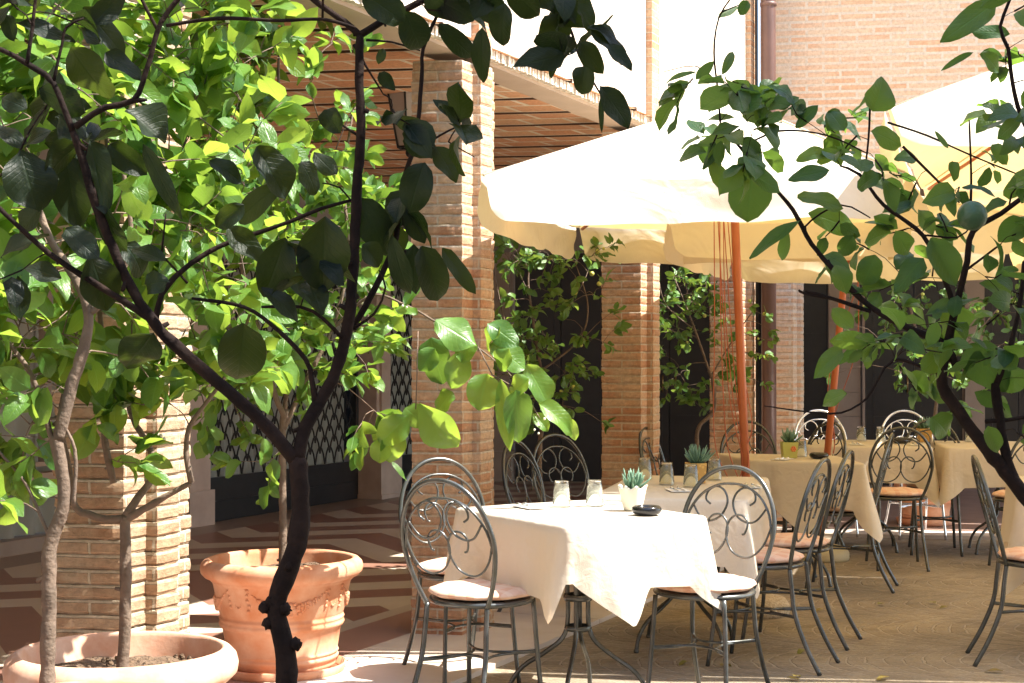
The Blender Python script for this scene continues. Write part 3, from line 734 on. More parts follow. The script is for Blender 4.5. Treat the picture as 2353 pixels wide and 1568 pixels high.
# ------------------------------------------------------------------ chairs
def make_chair(metal='chair', cushion=True):
    r = empty('bistro_chair', (0, 0, 0))
    mt = M[metal]
    by = lambda z: -.175 - (z - .44) * .26
    loop = [(-.13, .44), (-.165, .52), (-.192, .62), (-.196, .70), (-.172, .79), (-.125, .86), (-.065, .9), (0, .912), (.065, .9), (.125, .86), (.172, .79), (.196, .70), (.192, .62), (.165, .52), (.13, .44)]
    g = MB(); g.tube([(x, by(z), z) for x, z in loop], .0096, 8, smooth=4); g.build('back_frame', mt, r)
    inner = [(-.192, .635), (-.172, .73), (-.125, .80), (-.06, .838), (0, .846), (.06, .838), (.125, .80), (.172, .73), (.192, .635)]
    g = MB(); g.tube([(x, by(z) + .002, z) for x, z in inner], .0055, 6, smooth=4); g.build('inner_arch', mt, r)
    low = [(.188, .69), (.165, .62), (.125, .572), (.08, .56), (.03, .582), (.0, .635), (.002, .69), (.03, .722), (.065, .72), (.086, .692), (.078, .655), (.066, .648)]
    up = [(.158, .755), (.12, .705), (.08, .695), (.035, .718), (.012, .77), (.028, .815), (.065, .833), (.1, .812), (.106, .78), (.085, .762)]
    for s in (-1, 1):
        g = MB(); g.tube([(s * x, by(z) + .004, z) for x, z in low], .0045, 6, smooth=5); g.tube([(s * x, by(z) - .004, z) for x, z in up], .0045, 6, smooth=5); g.build('scroll', mt, r)
    for s in (-1, 1):
        g = MB(); g.tube([(s * .13, by(.44), .445), (s * .132, -.185, .36), (s * .138, -.2, .25), (s * .148, -.25, .12), (s * .158, -.315, .0)], [.0102] * 5, 8, smooth=4); g.build('leg', mt, r)
        g = MB(); g.tube([(s * .142, .145, .44), (s * .15, .152, .3), (s * .158, .165, .15), (s * .168, .185, 0)], .0098, 8, smooth=3); g.build('leg', mt, r)
    g = MB(); n = 40
    g.lathe([(.02, .436), (.185, .436), (.197, .44), (.2, .447), (.197, .455), (.185, .458), (.0, .458)], n); g.build('seat', mt, r)
    g = MB()
    for s in (-1, 1):
        g.tube([(s * .155, .158, .235), (s * .09, .09, .235), (s * .055, 0, .235), (s * .08, -.11, .235), (s * .139, -.205, .235)], .0055, 6, smooth=4)
    g.tube([(-.155, .158, .24), (-.08, .08, .24), (0, .05, .24), (.08, .08, .24), (.155, .158, .24)], .0055, 6, smooth=4)
    g.tube([(-.139, -.205, .24), (-.07, -.09, .24), (0, -.055, .24), (.07, -.09, .24), (.139, -.205, .24)], .0055, 6, smooth=4)
    g.build('stretcher', mt, r)
    if cushion:
        g = MB(); V = []; prof = [(0, .461), (.15, .461), (.188, .466), (.2, .477), (.193, .488), (.165, .497), (.1, .502), (.03, .503), (0, .503)]
        def cf(u, v):
            i = v * (len(prof) - 1); a = int(min(i, len(prof) - 2)); t = i - a
            rr = prof[a][0] * (1 - t) + prof[a + 1][0] * t; z = prof[a][1] * (1 - t) + prof[a + 1][1] * t; th = 2 * math.pi * u
            k = 1 + .02 * math.sin(9 * th) * (rr / .2) ** 3 + .014 * noise.noise(Vector((math.cos(th) * 3, math.sin(th) * 3, 2)))
            return Vector((rr * k * math.cos(th), rr * k * math.sin(th) + .005, z + .005 * noise.noise(Vector((rr * math.cos(th) * 16, rr * math.sin(th) * 16, 7))) * (1 if v > .4 else 0)))
        g.grid(cf, 72, 16); cu = g.build('cushion', M['cushion'], r)
    return r
base_chair = make_chair(); silver_chair = make_chair('silver', False)
used = {}
def chair(x, y, face, label, src=None, sc=1.0):
    src = src or base_chair
    o = src if not used.get(src.name) else copy_tree(src)
    used[src.name] = True
    o.location = (x, y, 0); o.rotation_euler = (0, 0, math.atan2(face[1], face[0]) - math.pi / 2); o.scale = (sc, sc, sc)
    tag(o, label, 'chair', 'iron bistro chairs with scrolled backs')
CH = [
 (-.115, 5.93, (.5, .86), 'grey scroll-back chair in full sun with a peach cushion, nearest on the left'),
 (-.2, 6.62, (.42, -.9), 'grey chair directly behind the nearest left chair, only its arched back showing'),
 (.27, 8.25, (.8, -.45), 'grey chair in shade with a narrow tilted back, before the black doorway'),
 (.42, 8.85, (.55, -.75), 'dark olive chair just behind the tilted one before the black doorway'),
 (.75, 6.12, (-.5, -.86), 'grey chair at the right of the nearest table, cloth corner over its seat'),
 (1.1, 6.98, (-.86, .42), 'dark chair seen from the side at the half shaded table, the nearer of the pair'),
 (1.33, 7.55, (-.88, .38), 'dark chair seen from the side, the farther of the pair at the half shaded table'),
 (1.95, 9.3, (-.93, .3), 'olive chair turned left toward the table with the green pot'),
 (2.52, 10.3, (.1, 1), 'olive chair with its round back to the viewer at the far golden table'),
 (3.3, 10.1, (-.05, 1), 'dark chair at the far right golden table behind the foreground branch'),
 (2.95, 10.95, (-.2, -1), 'chair with a cushion between the two far golden tables'),
 (1.12, 9.9, (.75, -.35), 'olive chair behind the orange flower pot, before the black doorway'),
 (1.68, 10.75, (.1, -1), 'olive chair left of the green flower pot, facing the viewer'),
 (1.95, 10.7, (-.85, -.5), 'olive chair turned sideways behind the umbrella pole and the green pot'),
 (2.37, 7.0, (.97, -.18), 'dark chair seen from the side at the right edge of the picture'),
]
for c in CH: chair(*c)
chair(2.42, 12.0, (.05, -1), 'silver tube chair at the far table, left of the two, behind the second umbrella pole', silver_chair, 1.04)
chair(3.06, 11.9, (.02, -1), 'silver tube chair at the far table, behind the orange flower pot', silver_chair, 1.04)
# ------------------------------------------------------------------ things on the tables
def tumbler(x, y, label):
    g = MB(); rb, rt, h = .037, .029, .105
    g.lathe([(rb, 0), (rb * .99, .003), (rt, h - .004), (rt * .93, h), (.0, h)], 24)
    g.v = g.v; g.f = [f for f in g.f if len(f) != 24]; nf = len(g.f); g.uv = g.uv[:nf]; g.mi = g.mi[:nf]; g.col = g.col[:nf]
    g.lathe([(rb - .003, .0), (rt - .004, h - .014), (0, h - .014)], 24)
    g.f = [f for f in g.f if len(f) != 24]; nf = len(g.f); g.uv = g.uv[:nf]; g.mi = g.mi[:nf]; g.col = g.col[:nf]
    o = g.build('glass_tumbler', M['glass']); o.location = (x, y, .756); tag(o, label, 'glass', 'upturned drinking glasses')
for a in [(.2, 6.33, 'upturned glass on the nearest table, the left one of two'), (.335, 6.36, 'upturned glass on the nearest table, the right one, beside the white pot'),
          (.735, 7.45, 'upturned glass on the half shaded table, left of the orange pot'), (.835, 7.32, 'upturned glass directly in front of the orange pot'), (1.0, 7.75, 'upturned glass just right of the orange pot'),
          (.66, 7.8, 'upturned glass at the back of the half shaded table'), (1.77, 9.6, 'upturned glass half behind the green flower pot'),
          (2.55, 11.45, 'upturned glass on the far golden table, the left one'), (2.68, 11.4, 'upturned glass on the far golden table, right one, by the scrolled chair back'), (3.3, 11.3, 'upturned glass on the table at the far right')]: tumbler(*a)
def succulent(x, y, kind, label, s=1.0, n=46):
    r = empty('potted_succulent', (x, y, .757), label=label, cat='plant', group='small potted succulents on the tables')
    rnd = random.Random(int(x * 1000))
    if kind == 'white':
        g = MB()
        def wf(u, v):
            th = 2 * math.pi * u; rr = (.034 + .022 * v ** .8) * (1 + .09 * math.sin(8 * th) * v ** 6)
            return Vector((rr * math.cos(th), rr * math.sin(th), .092 * v + .006 * math.sin(8 * th) * v ** 6))
        g.grid(wf, 64, 10); g.lathe([(.034, 0), (0, .001)], 20); g.build('pot', M['white_pot'], r, solid=.004); ht = .09; rad = .045
    else:
        g = MB(); w0, w1, h = .04, .048, .095
        P = [(-w0, -w0, 0), (w0, -w0, 0), (w0, w0, 0), (-w0, w0, 0), (-w1, -w1, h), (w1, -w1, h), (w1, w1, h), (-w1, w1, h), (-w1 + .005, -w1 + .005, h), (w1 - .005, -w1 + .005, h), (w1 - .005, w1 - .005, h), (-w1 + .005, w1 - .005, h), (-w1 + .007, -w1 + .007, h - .012), (w1 - .007, -w1 + .007, h - .012), (w1 - .007, w1 - .007, h - .012), (-w1 + .007, w1 - .007, h - .012)]
        Fc = [(3, 2, 1, 0)]
        for b in (0, 4, 8): Fc += [(b + k, b + (k + 1) % 4, b + 4 + (k + 1) % 4, b + 4 + k) for k in range(4)]
        g.add(P, Fc); g.build('pot', M['orange_pot' if kind == 'orange' else 'green_pot'], r, smooth=False); ht = h; rad = .042
        if kind == 'green':
            g = MB()
            for k in range(6):
                a = k * math.pi / 3; g.sphere((.018 + .011 * math.cos(a), -.0462, .055 + .011 * math.sin(a)), .0075, 8, 5)
            g.sphere((.018, -.0475, .055), .006); g.build('flower_motif', M['flower_red'], r)
    g = MB(); g.lathe([(0, ht - .008), (rad * .95, ht - .01)], 16); g.build('soil', M['soil'], r)
    g = MB()
    for i in range(int(n * s)):
        an = rnd.random() * 6.283; el = R(25 + 60 * rnd.random() ** .7); L = (.05 + .03 * rnd.random()) * s
        b = Vector((math.cos(an) * rad * .5 * rnd.random(), math.sin(an) * rad * .5 * rnd.random(), ht - .01))
        d = Vector((math.cos(an) * math.cos(el), math.sin(an) * math.cos(el), math.sin(el)))
        g.tube([b, b + d * L * .45, b + d * L * .8 + Vector((0, 0, .004)), b + d * L + Vector((0, 0, .008))], [.0045, .0055, .004, .0008], 5)
    g.build('leaves', M['succulent'], r)
succulent(.475, 6.18, 'white', 'spiky succulent in a scalloped white pot on the nearest table')
succulent(.885, 7.55, 'orange', 'spiky succulent in an orange patterned pot on the half shaded table', 1.25)
succulent(1.67, 9.45, 'green', 'spiky succulent in a green pot with an orange flower motif', 1.2)
succulent(2.97, 11.3, 'orange', 'spiky succulent in a square orange pot on the far golden table', 1.2)
def ashtray(x, y, label):
    g = MB(); g.lathe([(.04, 0), (.052, .004), (.058, .016), (.055, .028), (.047, .033), (.04, .028), (.036, .012), (0, .01)], 30)
    o = g.build('ashtray', M['ash']); o.location = (x, y, .757); tag(o, label, 'ashtray', 'round black ashtrays')
ashtray(.515, 6.0, 'round black ashtray in front of the white pot on the nearest table')
ashtray(1.84, 9.4, 'round black ashtray beside the green pot')
ashtray(2.75, 11.1, 'round black ashtray on the far golden table')
def napkin(x, y, a, label):
    r = empty('place_setting', (x, y, .7585), a, label=label, cat='cutlery', group='folded napkins with cutlery')
    g = MB(); g.box((0, 0, 0), (.09, .16, .003)); g.build('napkin', M['paper'], r, smooth=False)
    for k in (-.015, .015):
        g = MB(); g.tube([(k, -.08, .005), (k, .03, .005), (k, .05, .004)], [.0035, .002, .003], 6)
        g.tube([(k, .05, .004), (k, .065, .005), (k, .09, .004)], [.004, .008, .003], 6); g.build('fork' if k < 0 else 'knife', M['silver'], r)
napkin(.07, 6.3, .5, 'folded napkin with cutlery at the left back of the nearest table')
napkin(.38, 6.5, .5, 'folded napkin with cutlery at the back of the nearest table')
napkin(.75, 7.1, .1, 'folded napkin with cutlery at the front of the half shaded table')
napkin(1.12, 7.3, .1, 'folded napkin with cutlery at the right of the half shaded table')
napkin(1.6, 9.3, -.5, 'folded napkin with cutlery beside the green pot')
napkin(2.4, 10.95, -.1, 'folded napkin with cutlery at the left of the far golden table')
napkin(2.8, 10.85, -.1, 'folded napkin with cutlery before the orange pot of the far table')
# ------------------------------------------------------------------ terracotta pots
def big_pot(loc, R0, H, mat, label, saucer=True, bowl=False):
    r = empty('terracotta_pot', loc, label=label, cat='pot', group='terracotta pots of the lemon trees')
    z0 = .035 if saucer else 0
    if bowl:
        prof = [(R0 * .62, z0), (R0 * .66, z0 + .02), (R0 * .7, H * .3), (R0 * .74, H * .32), (R0 * .76, H * .36), (R0 * .74, H * .4), (R0 * .8, H * .7), (R0 * .86, H * .76), (R0 * .86, H * .79), (R0 * .93, H * .81), (R0 * .99, H * .85), (R0, H * .9), (R0 * .98, H * .95), (R0 * .93, H * .985), (R0 * .88, H), (R0 * .855, H * .99), (R0 * .84, H * .95), (R0 * .8, H * .8)]
    else:
        prof = [(R0 * .6, z0), (R0 * .66, z0 + .01), (R0 * .665, H * .13), (R0 * .69, H * .15), (R0 * .7, H * .17), (R0 * .68, H * .19), (R0 * .7, H * .21), (R0 * .685, H * .23), (R0 * .73, H * .42), (R0 * .76, H * .43), (R0 * .775, H * .455), (R0 * .76, H * .48), (R0 * .775, H * .5), (R0 * .755, H * .525), (R0 * .77, H * .55), (R0 * .85, H * .8), (R0 * .88, H * .82), (R0 * .89, H * .835), (R0 * .95, H * .85), (R0 * .99, H * .88), (R0, H * .92), (R0 * .985, H * .96), (R0 * .94, H * .99), (R0 * .89, H), (R0 * .86, H * .985), (R0 * .85, H * .93), (R0 * .82, H * .8)]
    # round the profile a little
    q = []
    for a, b in zip(prof, prof[1:]): q += [a, ((a[0] + b[0]) / 2, (a[1] + b[1]) / 2)]
    q.append(prof[-1])
    g = MB(); g.lathe(q, 96, wob=.008); g.build('body', mat, r)
    if not bowl:
        g = MB(); rr = lambda z: R0 * (.77 + (.85 - .77) * (z / H - .55) / .25)
        for k in range(4):                               # fruit garlands in relief
            a0 = -1.95 + k * math.pi / 2
            for s in range(31):
                t = s / 30; an = a0 + t * 1.25; z = H * (.79 - .17 * math.sin(math.pi * t)); c_ = math.sin(math.pi * t)
                rad = .003 + .008 * c_
                for m_ in range(1 + int(4.2 * c_)):
                    zz = z + (m_ - 1.6) * .011 * c_ + random.uniform(-.003, .003); aa = an + random.uniform(-.012, .012)
                    g.sphere((rr(zz) * 1.005 * math.cos(aa), rr(zz) * 1.005 * math.sin(aa), zz), rad * random.uniform(.7, 1.1), 7, 5)
            for s in range(9):                           # hanging drops beside them
                an = a0 + (1.25 if s % 2 else 0) + random.uniform(-.03, .03); z = H * (.79 - .022 * s)
                g.sphere((rr(z) * 1.002 * math.cos(an), rr(z) * 1.002 * math.sin(an), z), .008, 6, 4)
            an = a0 - .17                                # small rosette
            for s in range(10):
                th = s * .628
                g.sphere((rr(.64 * H) * math.cos(an + .045 * math.cos(th)), rr(.64 * H) * math.sin(an + .045 * math.cos(th)), H * .66 + .015 * math.sin(th)), .005, 6, 4)
        g.build('garland_relief', mat, r)
    g = MB(); n_ = 48
    def sf(u, v):
        th = 2 * math.pi * u; x, y = R0 * .835 * v * math.cos(th), R0 * .835 * v * math.sin(th)
        return Vector((x, y, H * .86 + .02 * (noise.noise(Vector((x * 9, y * 9, loc[0] * 7)))) + .01 * noise.noise(Vector((x * 35, y * 35, 1)))))
    g.grid(sf, n_, 16)
    for k in range(60):
        a = random.random() * 6.28; q_ = R0 * .8 * math.sqrt(random.random()); g.sphere((q_ * math.cos(a), q_ * math.sin(a), H * .865), random.uniform(.004, .011), 6, 4, wob=.5)
    g.build('soil', M['soil'], r)
    if saucer:
        g = MB(); g.lathe([(R0 * .6, 0), (R0 * .76, .005), (R0 * .8, .05), (R0 * .775, .055), (R0 * .75, .02), (0, .018)], 72); g.build('saucer', mat, r)
    return r
POT1 = Vector((-.985, 6.72, .004)); POT0 = Vector((-1.142, 4.6, .004)); POTA = Vector((-1.06, 3.86, .004))
big_pot(POT1, .345, .5, M['terra'], 'tall terracotta pot with fruit garlands and saucer, left of the nearest chair')
big_pot(POT0, .335, .5, M['terra2'], 'wide terracotta pot with a pale rolled rim, at the lower left', bowl=True)
big_pot(POTA, .32, .5, M['terra'], 'terracotta pot cut off by the lower left edge of the picture', bowl=True)
T1P = Vector((.16, 9.55, .025)); T2P = Vector((1.42, 11.6, .005)); T3P = Vector((3.3, 12.55, .03))
big_pot(T1P, .25, .4, M['terra'], 'terracotta pot in the arcade behind the nearest table', saucer=True)
big_pot(T2P, .25, .4, M['terra'], 'terracotta pot in the arcade between the last two brick pillars')
big_pot(T3P, .28, .42, M['terra'], 'red terracotta pot and saucer behind the far golden tables')
# ------------------------------------------------------------------ trees
def leaf(mb, base, d, nrm, L, Wd, curl=.3, fold=.25, tone=None, nl=5, nw=2, twist=0.0, stem=True):
    d = d.normalized(); side = d.cross(nrm)
    if side.length < 1e-4: side = d.orthogonal()
    side.normalize(); nrm = side.cross(d).normalized()
    tone = tone or (random.random(), random.random(), 0)
    ph = random.random() * 6
    V = []; lp = random.uniform(.72, 1.15); lq = random.uniform(.5, .85); drp = random.uniform(-.25, .45)
    for i in range(nl + 1):
        t = i / nl
        wv = Wd * .5 * (math.sin(math.pi * min(1, t * .95 + .03) ** lp)) ** lq if 0 < i < nl else Wd * .02
        ang = curl * t
        ctr = base + d * (L * (math.sin(ang) / ang if abs(ang) > 1e-3 else 1) * t) - nrm * (L * t * (1 - math.cos(ang)) / max(abs(ang), 1e-3) * (1 if curl > 0 else -1))
        tw = twist * t; sd = side * math.cos(tw) + nrm * math.sin(tw); nn = nrm * math.cos(tw) - side * math.sin(tw)
        for j in range(-nw, nw + 1):
            s_ = j / nw
            up = (fold - drp * t) * abs(s_) * wv + (.07 if nl < 7 else .11) * Wd * math.sin(t * 9 + ph + (2 if j > 0 else 0)) * abs(s_) ** 2
            V.append(ctr + sd * (s_ * wv) + nn * up)
    m = 2 * nw + 1; Fc = []; U = []
    for i in range(nl):
        for j in range(2 * nw):
            a = i * m + j; Fc.append((a, a + 1, a + m + 1, a + m))
            u0, u1, v0, v1 = j / (2 * nw), (j + 1) / (2 * nw), i / nl, (i + 1) / nl
            U.append([(u0, v0), (u1, v0), (u1, v1), (u0, v1)])
    mb.add(V, Fc, U, 0, tone)
def rv(a=1):
    while True:
        v = Vector((random.uniform(-1, 1), random.uniform(-1, 1), random.uniform(-1, 1)))
        if .05 < v.length < 1: return v * a
def cluster(lb, tb, p, out, n, L0, L1, spread=.05, stemr=.0018):
    """a shoot: short twig with leaves around it"""
    out = out.normalized(); tip = p + out * spread * 1.6 + Vector((0, 0, -.01))
    if tb is not None: tb.tube([p, (p + tip) / 2 + rv(.006), tip], [stemr * 1.2, stemr, stemr * .6], 4)
    for i in range(n):
        t = (i + .5) / n; b = p.lerp(tip, t)
        d = (rv() * 1.0 + out * .7 + Vector((0, 0, -.15))).normalized()
        L = random.uniform(L0, L1)
        nr = (Vector((random.gauss(0, .6), random.gauss(0, .6) - .15, random.gauss(.75, .5))))
        leaf(lb, b + d * .008, d, nr, L, L * random.uniform(.48, .66), random.uniform(-.3, 1.5), random.uniform(.05, .6), nl=5, nw=1, twist=random.uniform(-1, 1))
def crown(trunk_pts, centres, lb, tb, L0, L1, nleaf=(5, 8), twr=.0035, spread=.06, maxd=.45):
    nodes = [Vector(p) for p in trunk_pts]
    c0 = sum(nodes, Vector()) / len(nodes)
    cs = sorted(centres, key=lambda c: min((c - q).length for q in nodes[:40]))
    for c in cs:
        q = min(nodes, key=lambda a: (a - c).length + max(0, a.z - c.z) * .4)
        dd = (c - q).length
        if dd > 1e-3:
            mid = q.lerp(c, .5) + Vector((random.uniform(-1, 1), random.uniform(-1, 1), random.uniform(.2, 1.2))) * dd * .12
            rr = twr * (1 if dd > .15 else .7)
            tb.tube([q, mid, c], [rr, rr * .8, rr * .6], 5, smooth=2); nodes.append(mid)
        nodes.append(c)
        out = (c - q) + rv(.05)
        if out.length < .01: out = rv()
        cluster(lb, tb, c, out, random.randint(*nleaf), L0, L1, spread)
def dens(seg, per=.06):
    out = []
    for a, b in zip(seg, seg[1:]):
        k = max(1, int((b - a).length / per)); out += [a.lerp(b, i / k) for i in range(k)]
    return out + [seg[-1]]
def blossoms(parent, pts, mat, r0=.006, name='blossom'):
    g = MB()
    for p in pts:
        for k in range(random.randint(2, 5)): g.sphere(p + rv(.02), r0 * random.uniform(.6, 1.1), 6, 4)
    return g.build(name, mat, parent)
def tree(name, label, branches, mat_b, mat_l, group=None):
    """branches: list of (polyline in world space, r0, r1)"""
    o = empty(name, (0, 0, 0), label=label, cat='tree', group=group)
    tb = MB(); nodes = []
    for seg, r0, r1 in branches:
        n = len(seg); rs = [r0 + (r1 - r0) * i / (n - 1) for i in range(n)]
        # knobbly bark
        sm = []; sr = []
        for i in range(n - 1):
            p0, p1, p2, p3 = seg[max(i - 1, 0)], seg[i], seg[i + 1], seg[min(i + 2, n - 1)]
            K = max(2, int((p2 - p1).length / .02))
            for k in range(K):
                t = k / K
                q = .5 * ((2 * p1) + (p2 - p0) * t + (2 * p0 - 5 * p1 + 4 * p2 - p3) * t * t + (3 * p1 - p0 - 3 * p2 + p3) * t ** 3)
                rr = rs[i] * (1 - t) + rs[i + 1] * t
                sm.append(q + rv(rr * .12)); sr.append(rr * (1 + .16 * noise.noise(q * 26)))
        sm.append(seg[-1]); sr.append(rs[-1] * .8)
        tb.tube(sm, sr, 9 if r0 > .008 else 6)
        nodes += dens(seg)
        if r0 > .006:
            for k in range(max(1, int(sum((b - a).length for a, b in zip(seg, seg[1:])) / .16))):   # cut stubs and knots
                q = random.choice(sm[1:]); d = rv(); d.y *= .5
                tb.tube([q, q + d.normalized() * r0 * random.uniform(1.1, 1.9)], [r0 * .45, r0 * .3], 6)
    return o, tb, nodes
def P(Z, *pts, dz=0):
    n = len(pts); return [px(a, b, Z + dz * i / max(1, n - 1)) for i, (a, b) in enumerate(pts)]
def ell(c, rad, n, flat=.0, hole=.25):
    out = []
    while len(out) < n:
        v = rv()
        if v.length < hole: continue
        p = Vector(c) + Vector((v.x * rad[0], v.y * rad[1], v.z * rad[2]))
        if noise.noise(p * 3.1) < flat: continue
        out.append(p)
    return out
def finish(o, tb, lb, mb_, ml):
    tb.build('trunk', mb_, o); lb.build('crown', ml, o)
def inframe(p, x0, x1, y0, y1):
    x = CX + F * p.x / p.y; y = HY - F * (p.z - EYE) / p.y
    return x0 < x < x1 and y0 < y < y1
# --- tree in the garland pot
o, tb, nodes = tree('lemon_tree', 'sunlit lemon tree with a slim straight stem in the garlanded pot', [
    ([Vector((POT1.x + .003, POT1.y, .42))] + P(6.72, (650, 1150), (648, 1000), (655, 940)), .0185, .014),
    (P(6.72, (655, 960), (630, 900), (600, 780), (560, 640), (540, 480), (520, 300), dz=-.2), .013, .006),
    (P(6.72, (652, 985), (700, 880), (760, 760), (800, 600), (790, 420), (810, 250), dz=.2), .012, .005),
    (P(6.72, (655, 940), (660, 800), (640, 600), (690, 400), (640, 200), (650, 30)), .011, .005),
    (P(6.72, (760, 760), (850, 680), (930, 700), (1010, 745), (1100, 800), (1180, 870), (1240, 960), dz=-.4), .007, .002),
], None, None, 'potted lemon trees')
lb = MB()
cs = ell((-.98, 6.72, 2.15), (.8, .6, .95), 470, -.22)
cs = [c for c in cs if not inframe(c, 905, 1400, 420, 2000) and not inframe(c, 830, 1300, -600, 420) and c.z > 1.02 and not (inframe(c, 590, 905, -300, 340) and random.random() < .62)]
cs += [px(random.uniform(470, 900), random.uniform(760, 1010), 6.7 + random.uniform(-.3, .3)) for _ in range(16)]
cs += [px(random.uniform(560, 650), random.uniform(1030, 1090), 6.5) for _ in range(3)]
crown(nodes, cs, lb, tb, .07, .115, (5, 8), .003, .055)
def hero(lb, lst, Z, Zj=0.0, nl=9, nw=3, seed=1):
    rnd = random.Random(seed)
    for e in lst:
        x0, y0, x1, y1, wd = e[:5]; z = Z + rnd.uniform(-Zj, Zj)
        tilt = e[5] if len(e) > 5 else rnd.uniform(-.7, .7)
        a, b = px(x0, y0, z), px(x1, y1, z + rnd.uniform(-.03, .03)); d = b - a; L = d.length * 1.04
        view = Vector((0, -1, 0)); nr = (view + Vector((0, 0, tilt)) + d.normalized().cross(view) * rnd.uniform(-.35, .35))
        leaf(lb, a, d, nr, L, wd * z / F * (1 + .12 * abs(tilt)), rnd.uniform(-.1, 1.1), rnd.uniform(.05, .5), nl=nl, nw=nw, twist=rnd.uniform(-.6, .6), tone=(rnd.random(), rnd.random(), 0))
hero(lb, [(1000, 735, 1092, 790, 80, .8), (1120, 742, 1192, 788, 55, .9), (1128, 788, 1207, 845, 62, .9), (990, 775, 1010, 885, 72), (1065, 808, 1030, 905, 60, .4), (1120, 858, 1100, 940, 76, .6), (1210, 838, 1262, 925, 66, .5), (1185, 895, 1195, 1015, 62, .7), (1238, 928, 1330, 975, 48, .9), (1300, 960, 1325, 1010, 30, .5), (965, 925, 1045, 1034, 84, -.2), (935, 955, 868, 1030, 72), (905, 985, 905, 1075, 60), (900, 1060, 935, 1098, 14), (1040, 900, 1000, 940, 50, .6), (1150, 870, 1170, 1030, 40), (1080, 780, 1060, 830, 50), (1000, 800, 965, 850, 50, .5), (1170, 800, 1140, 850, 50, .7), (1215, 870, 1175, 905, 48, .8), (930, 935, 975, 975, 52, .6), (880, 1000, 872, 1060, 50, .3), (1150, 750, 1110, 800, 44, .9), (960, 720, 905, 700, 34, .8), (930, 700, 960, 650, 30, .5), (1225, 950, 1260, 985, 30, .8)], 6.3, .06, seed=4)
tb.tube(P(6.3, (960, 760), (958, 850), (955, 940)), .0025, 5); tb.tube(P(6.3, (1100, 800), (1130, 860), (1200, 900)), .003, 5)
finish(o, tb, lb, M['bark'], M['leaf'])
blossoms(o, [px(x, y, 6.3) for x, y in ((1205, 960), (1235, 985), (1255, 968), (1000, 745), (930, 700))] + random.sample(cs, 25), M['petal'])
# --- tree in the wide pot
o, tb, nodes = tree('lemon_tree', 'lemon tree with a pruned forked stem in the wide pale-rimmed pot', [
    ([Vector((POT0.x, POT0.y, .42))] + P(4.6, (288, 1440), (290, 1320), (288, 1185)), .0185, .016),
    (P(4.6, (288, 1190), (245, 1192), (205, 1180), (175, 1165), (160, 1080), (140, 990)), .013, .009),
    (P(4.6, (286, 1195), (330, 1170), (380, 1140), (440, 1108)), .013, .008),
    (P(4.6, (440, 1108), (428, 1040), (436, 980), (470, 930), (520, 860), (560, 760), (600, 640)), .009, .004),
    (P(4.6, (290, 1185), (320, 1140), (352, 1090), (345, 1030), (305, 960), (290, 880), (300, 760), (340, 600), (360, 420), dz=.2), .013, .005),
    (P(4.6, (140, 1050), (150, 900), (205, 760), (170, 640), (120, 540), (90, 380), dz=.15), .012, .006),
    (P(4.6, (262, 1110), (240, 1000), (245, 880), (230, 700), (260, 500), (240, 300), dz=-.1), .011, .005),
], None, None, 'potted lemon trees')
lb = MB()
cs = ell((-1.1, 4.6, 1.9), (.85, .42, .8), 330, -.2)
cs = [c for c in cs if not inframe(c, 640, 1300, -800, 2000) and not inframe(c, -300, 800, 900, 2000)]
cs += [px(x, y, 4.55 + random.uniform(-.12, .12)) for x, y in ((270, 1060), (310, 1030), (60, 1000), (40, 900), (90, 860), (20, 1080), (60, 1140), (110, 930), (395, 930), (350, 880), (200, 850), (300, 870), (460, 900), (240, 900), (330, 930), (150, 880), (260, 840), (340, 860), (220, 960))]
crown(nodes, cs, lb, tb, .075, .12, (5, 8), .003, .055)
finish(o, tb, lb, M['bark'], M['leaf'])
blossoms(o, [px(x, y, 4.5) for x, y in ((350, 885), (375, 890), (370, 1010), (350, 950))] + random.sample(cs, 20), M['petal'])
# --- tree in the cut-off pot
o, tb, nodes = tree('lemon_tree', 'lemon tree with a crooked pale trunk at the far left, in the cut-off pot', [
    ([Vector((-1.16, 3.88, .42))] + P(3.88, (110, 1568), (115, 1400), (118, 1250), (150, 1150), (140, 1060), (130, 1000)), .0195, .0155),
    (P(3.88, (135, 1010), (160, 900), (195, 790), (200, 700), (160, 620), (120, 560), (80, 460)), .017, .008),
    (P(3.88, (150, 1140), (120, 1010), (80, 880), (30, 800), (-40, 740)), .009, .005),
    (P(3.88, (170, 1160), (175, 1060), (165, 1010), (130, 960), (70, 975)), .006, .003),
    (P(3.88, (118, 1240), (60, 1110), (10, 1050), (-30, 1000)), .005, .003),
    (P(3.88, (200, 720), (240, 690), (300, 560), (280, 350), (310, 200)), .009, .004),
], None, None, 'potted lemon trees')
lb = MB()
cs = ell((-1.3, 4.0, 1.9), (.6, .35, .7), 170, -.16)
cs = [c for c in cs if not inframe(c, 520, 1300, -800, 2000) and not inframe(c, -300, 800, 860, 2000)]
cs += [px(x, y, 3.85 + random.uniform(-.1, .1)) for x, y in ((10, 1000), (30, 930), (60, 1120), (30, 1150), (80, 1040), (10, 860), (120, 880), (60, 800))]
crown(nodes, cs, lb, tb, .075, .115, (4, 7), .003, .055)
finish(o, tb, lb, M['bark'], M['leaf'])
